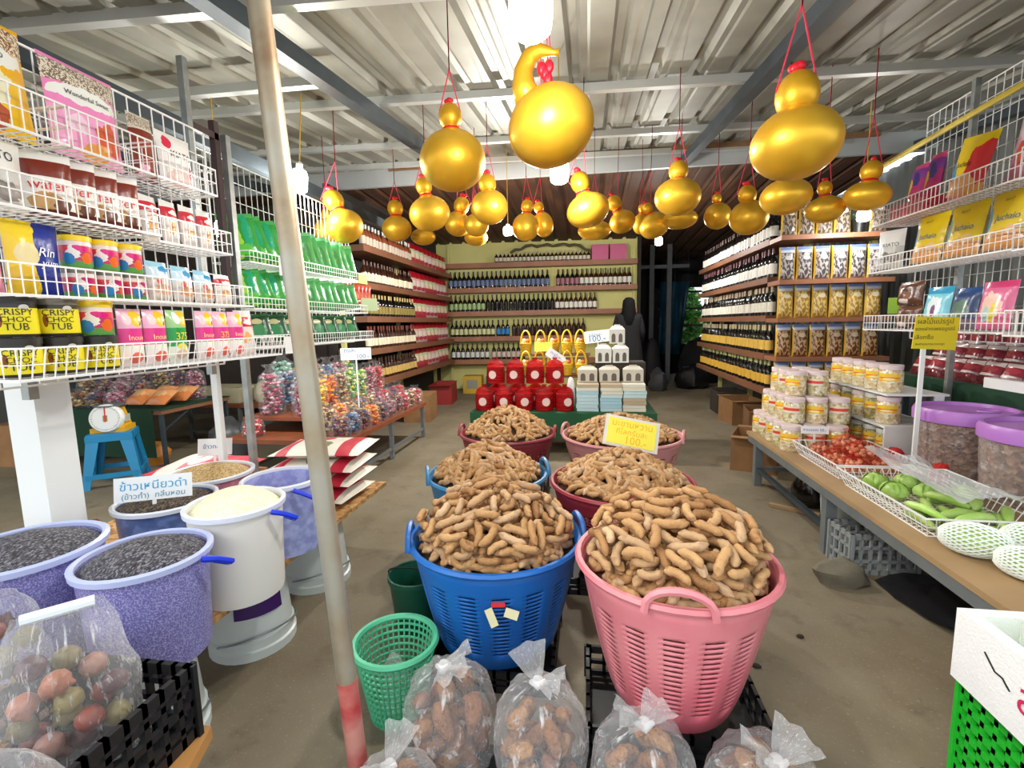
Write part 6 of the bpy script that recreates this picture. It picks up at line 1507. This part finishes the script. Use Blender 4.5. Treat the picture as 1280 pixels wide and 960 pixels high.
for k in range(2):
    b = MB(); b.box((0, 0, .03), (.14, .34, .05)); tag(b.build('flat_carton', mat('red_pink_carton', '#c8324a', .5, var=.2), None, (QX, 3.575-.01*k, 1.902+.0515*k), smooth=False), 'flat red carton under the magenta bags of the right rack', 'carton', 'flat red cartons')
pouch('white pack printed in black at the far end of the right rack', (2.06, 3.755, 1.607), -60, .17, .26, .05, KI, (('KIATO', .1, .6, .6, INKK),), 5, seed=56, roll=-1)
for k in range(2):
    pouch('brown chocolate biscuit bag %s in the right rack' % ('lying above another' if k else 'beside the turquoise bag'), (QX, 3.58, 1.20+.152*k), -90, .24, .15, .09, prn('p_choc', [(0, '#5c3420'), (.8, '#6a3f28')], [(.3, .5, .16, .16, '#8a5a38'), (.65, .4, .16, .16, '#7a4a2c'), (.5, .15, .2, .1, '#e0d6cc')], .28), (), 5, seed=57)
for y, w, h, m_, lb in ((3.30, .22, .25, prn('p_turq', [(0, '#3cb4d8'), (.2, '#7fd0e4'), (.82, '#22a0cc')], [(.55, .5, .25, .25, '#e4f2f6'), (.55, .42, .10, .14, '#7a4a7a')], .28), 'turquoise snack bag in the lowest right basket'), (3.08, .19, .23, prn('p_navy', [(0, '#7a6a7c'), (.25, '#23406e'), (.85, '#1c4a8a')], [(.5, .45, .3, .25, '#5c7a6a')], .28), 'navy blue snack bag in the lowest right basket'), (2.87, .22, .25, prn('p_pinkrose', [(0, '#e0709c'), (.85, '#d8407c')], [(.5, .45, .3, .3, '#f0c8b8'), (.4, .3, .12, .16, '#a8d0c8'), (.62, .35, .1, .2, '#e8d04a')], .28), 'rose pink snack bag in the lowest right basket'), (2.53, .19, .26, prn('p_orangebag', [(0, '#e8884a'), (.5, '#f08a2a'), (.9, '#f0a04a')], [(.5, .6, .3, .1, '#f8d8b0'), (.5, .25, .35, .2, '#f4b884')], .28), 'orange snack bag at the near end of the lowest right basket'), (2.31, .19, .26, PKB, 'pink snack bag beside the orange one in the lowest right basket')):
    pouch(lb, (QX-.02, y, 1.20), -90, w, h, .07, m_, (), 6, seed=58)
for k in range(6): pouch('grey and white snack pack in the row behind the yellow snack bags', (2.19, 3.57-.16*k, 1.607), -90, .15, .22, .05, KI, (), 3, 'grey packs behind the yellow bags', seed=59)
pouch('red snack bag at the near end of the middle right basket', (QX-.02, 2.53, 1.60), -90, .19, .27, .07, MGB, (), 6, seed=60)
pouch('yellow snack bag at the near end of the middle right basket', (QX-.02, 2.31, 1.60), -90, .19, .26, .07, YS, (), 6, seed=61)
# dark green clothed shelf behind the tubs with dried fruit packs
t = thing('cloth_shelf', 'dark green clothed shelf behind the purple-lidded tubs', 'shelf', (2.62, 3.0, 0))
b = MB(); b.box((0, 0, .83), (.60, 2.2, .03)); b.build('shelf_board', WOOD, t, smooth=False)
b = MB(); b.box((0, 0, .849), (.62, 2.22, .006)); b.box((-.308, 0, .79), (.006, 2.22, .12)); b.build('cloth', mat('dark_green_cloth'), t, smooth=False)
b = MB(); b.box((-.07, 0, .894), (.12, 2.1, .084)); b.box((.12, 0, .936), (.22, 2.1, .168)); b.build('step_board', WOOD, t, smooth=False)
for x in (-.25, .25):
    for y in (-1.0, 1.0): b = MB(); b.box((x, y, .405), (.04, .04, .81)); b.build('leg', DSTEEL, t, smooth=False)
DF = prn('p_dried', [(0, '#7a3038'), (.35, '#a8848a'), (.45, '#8a2c38'), (.8, '#c9b8b4')], [(.4, .2, .3, .12, '#5a1c24'), (.5, .4, .4, .05, '#d8d0cc'), (.6, .65, .3, .12, '#a03a44')], .2)
DF2 = prn('p_dried2', [(0, '#b09a5a'), (.4, '#cfc090'), (.8, '#d8d4c8')], [(.5, .3, .3, .2, '#8f7430')], .2)
for r_ in range(3):
    for k in range(12):
        m_ = DF2 if (k in (8, 9) and r_ != 1) else DF
        pouch(('dark red' if m_ is DF else 'golden')+' dried fruit packet in the %s row on the green clothed shelf' % ('front', 'middle', 'back')[r_], (2.40+.13*r_, 3.95-.155*k, .853+.085*r_), -90, .15, .15, .06, m_, (), 25-8*r_, ('dried fruit packets in the %s row' % ('front', 'middle', 'back')[r_]), seed=62+k % 2)
b = MB(); b.box((0, 0, .03), (.05, .30, .06)); tag(b.build('white_tray', WPLAST, None, (2.338, 3.06, .8525), smooth=False), 'white tray in front of the dried fruit packets', 'tray')
pouch('large clear bag of brown dried chips beside the white tray', (2.334, 2.70, .8525), -90, .30, .26, .065, prn('p_chips', [(0, '#9a7448'), (.62, '#c4b8a8'), (.85, '#c83038')], [(.4, .3, .3, .2, '#7d5630'), (.6, .5, .3, .1, '#b08a58')], .2), (), 6, seed=64)

# ================================================================== under and before the right table
GCR = mat('grey_crate_plastic', '#8f9494', .5)
tray_crate('grey pierced crate standing under the right table', (1.45, 2.60, .0, R(5)), (.32, .18, .21), GCR, None, 7, 3)
lump('stone', 'flat grey stone on the floor at the table leg', 'stone', (1.21, 2.40, 0), (.12, .06, .08), mat('grey_stone', '#77705f', .9, bump=.4, var=.3), 31)
b = MB(); n = 14; vs = []
for j in range(n):
    for i in range(n): u, v = i/(n-1), j/(n-1); vs.append((1.42+.8*u+.05*math.sin(5*v), 1.45+.98*v, .012+.10*abs(noise.noise(Vector((u*3, v*3, 7))))+.12*u))
b.add(vs, [(j*n+i, j*n+i+1, (j+1)*n+i+1, (j+1)*n+i) for j in range(n-1) for i in range(n-1)]); o = b.build('black_sheet', BLKBAG, ang=180); tag(o, 'crumpled black plastic sheet on the floor under the right table', 'plastic sheet')
t = thing('white_bucket', 'white plastic bucket under the right table by the steel leg', 'bucket', (1.52, 3.08, 0)); b = MB(); b.lathe([(0, 0), (.09, 0), (.11, .24), (.117, .245), (.117, .265), (.105, .265), (.086, .02), (0, .02)], 24); b.build('body', PAIL, t); b = MB(); b.tube([(.115*math.cos(q), -.05*math.sin(q), .25-.09*math.sin(q)) for q in [math.pi*i/10 for i in range(11)]], .003, 5); b.build('handle', GSTEEL, t)
t = thing('dark_helmet', 'dark glossy round pot under the right table beside the white bucket', 'pot', (1.52, 3.45, 0)); b = MB(); b.lathe([(0, 0), (.07, .0), (.12, .05), (.125, .12), (.09, .19), (.095, .205), (.08, .205), (0, .18)], 24); b.build('body', mat('dark_glossy', '#14100e', .15), t); b = MB(); b.lathe([(.1, .2), (.06, .235), (0, .245)], 20); b.ball((0, 0, .255), .018, 8, 6); b.build('lid', mat('dark_glossy'), t)
b = MB(); b.box((0, 0, .012), (.30, .035, .02)); tag(b.build('wood_stick', TW, None, (1.36, 3.32, 0), (0, 0, R(-35)), smooth=False), 'short wooden stick on the floor under the right table', 'stick')
carton('cardboard tray on the floor at the far end of the right table', (1.45, 4.35, 0), (.35, .4, .3), -.4)
lump('green_bundle', 'dark green plastic bundle under the right table', 'bundle', (1.98, 3.35, 0), (.16, .2, .18), mat('dark_green_plastic'), 33)
# styrofoam box on a green crate
FO = mat('styrofoam', '#eef0ee', .7, bump=.25, bscale=160)
t = thing('foam_box', 'white foam box with red writing on the green crate', 'box', (1.10, .98, .4055))
b = MB(); X, Y, Z, w = .44, .50, .175, .03
b.box((-X/2+w/2, 0, Z/2), (w, Y, Z)); b.box((X/2-w/2, 0, Z/2), (w, Y, Z)); b.box((0, -Y/2+w/2, Z/2), (X-2*w, w, Z)); b.box((0, Y/2-w/2, Z/2), (X-2*w, w, Z)); b.box((0, 0, w/2), (X-2*w, Y-2*w, w)); o = b.build('body', FO, t, smooth=False)
MAG = mat('magenta_ink', '#c82a5a', .6)
lettering('สด', MAG, t, lambda x, y: (-X/2-.002, .02-x, .09+y), .10)
lettering('ITEM', mat('pale_red_ink', '#e08a94', .6), t, lambda x, y: (-X/2-.002, -.03-y, .06-x), .08)
b = MB(); b.tube([(-X/2-.001, .16, .125), (-X/2-.001, .13, .10), (-X/2-.001, .11, .10), (-X/2-.001, .09, .085)], .002, 4); b.build('pen_mark', INKK, t)
tray_crate('bright green pierced crate under the white foam box', (1.12, .98, .0965), (.42, .50, .3085), mat('green_crate_plastic', '#22b22e', .4), None, 12, 9)
b = MB(); b.box((1.12, .98, .048), (.5, .6, .096)); tag(b.build('black_pallet', BLACKP, smooth=False), 'black pallet under the green crate', 'pallet')
sack('clear bag of pale green leafy vegetables standing in the foam box', (1.028, 1.08, .4455), .103, .27, 0, 71, knot=False)
LTM = mat('lettuce_green', '#b4d85a', .4, rnd=.2); ZK, RK = np.array(SPROF).T
def in_bag(A):
    d = np.hypot(A[..., 0], A[..., 1])+A[..., 3]; return ((d < np.interp(A[..., 2]/.27, ZK, RK)*.103*.93) & (d < np.interp((A[..., 2]+.7*A[..., 3])/.27, ZK, RK)*.103*.93) & (A[..., 2]-A[..., 3] > .004)).all(1)
LR = .05
for k, (vi, X) in enumerate(pack_in(random.Random(6), 7, [np.array([[0, 0, .55*LR, LR]])], in_bag, lambda g: (g.uniform(-.06, .06), g.uniform(-.06, .06)), (-.05, .24), .3, 120, (.85, .8, .75, .7, .65, .6, .55))):
    t = thing('lettuce', 'pale green lettuce head inside the clear bag in the foam box', 'lettuce', (0, 0, 0), (0, 0, 0), 'lettuce in the foam box bag'); t.matrix_world = Matrix.Translation((1.028, 1.08, .4455)) @ X
    for i in range(7):
        b = MB(); vs = []
        for v in range(5):
            for u in range(5):
                th = R(-35+100*v/4); ph = R(-32+16*u); rad = LR*(.90+.07*math.sin(u*2.1+v*1.7+i))*(.8 if i > 4 else .97)
                vs.append((rad*math.cos(th)*math.cos(ph), rad*math.cos(th)*math.sin(ph), .55*LR+rad*math.sin(th)))
        b.add(vs, [(v*5+u, v*5+u+1, v*5+u+6, v*5+u+5) for v in range(4) for u in range(4)], X=Matrix.Rotation(i*1.26, 4, 'Z')); b.build('leaf', LTM, t, ang=180)
# bits on the floor
for k, (x, y) in enumerate(((.85, 1.95), (.62, 1.75), (-.78, 1.55), (-.72, 1.75))):
    lump('floor_scrap', 'small dark scrap lying on the concrete aisle floor', 'scrap', (x, y, 0), (.016, .011, .008), mat('dark_scrap', '#3a3028', .9), 40+k, group='scraps on the floor', n=8, mm=6)
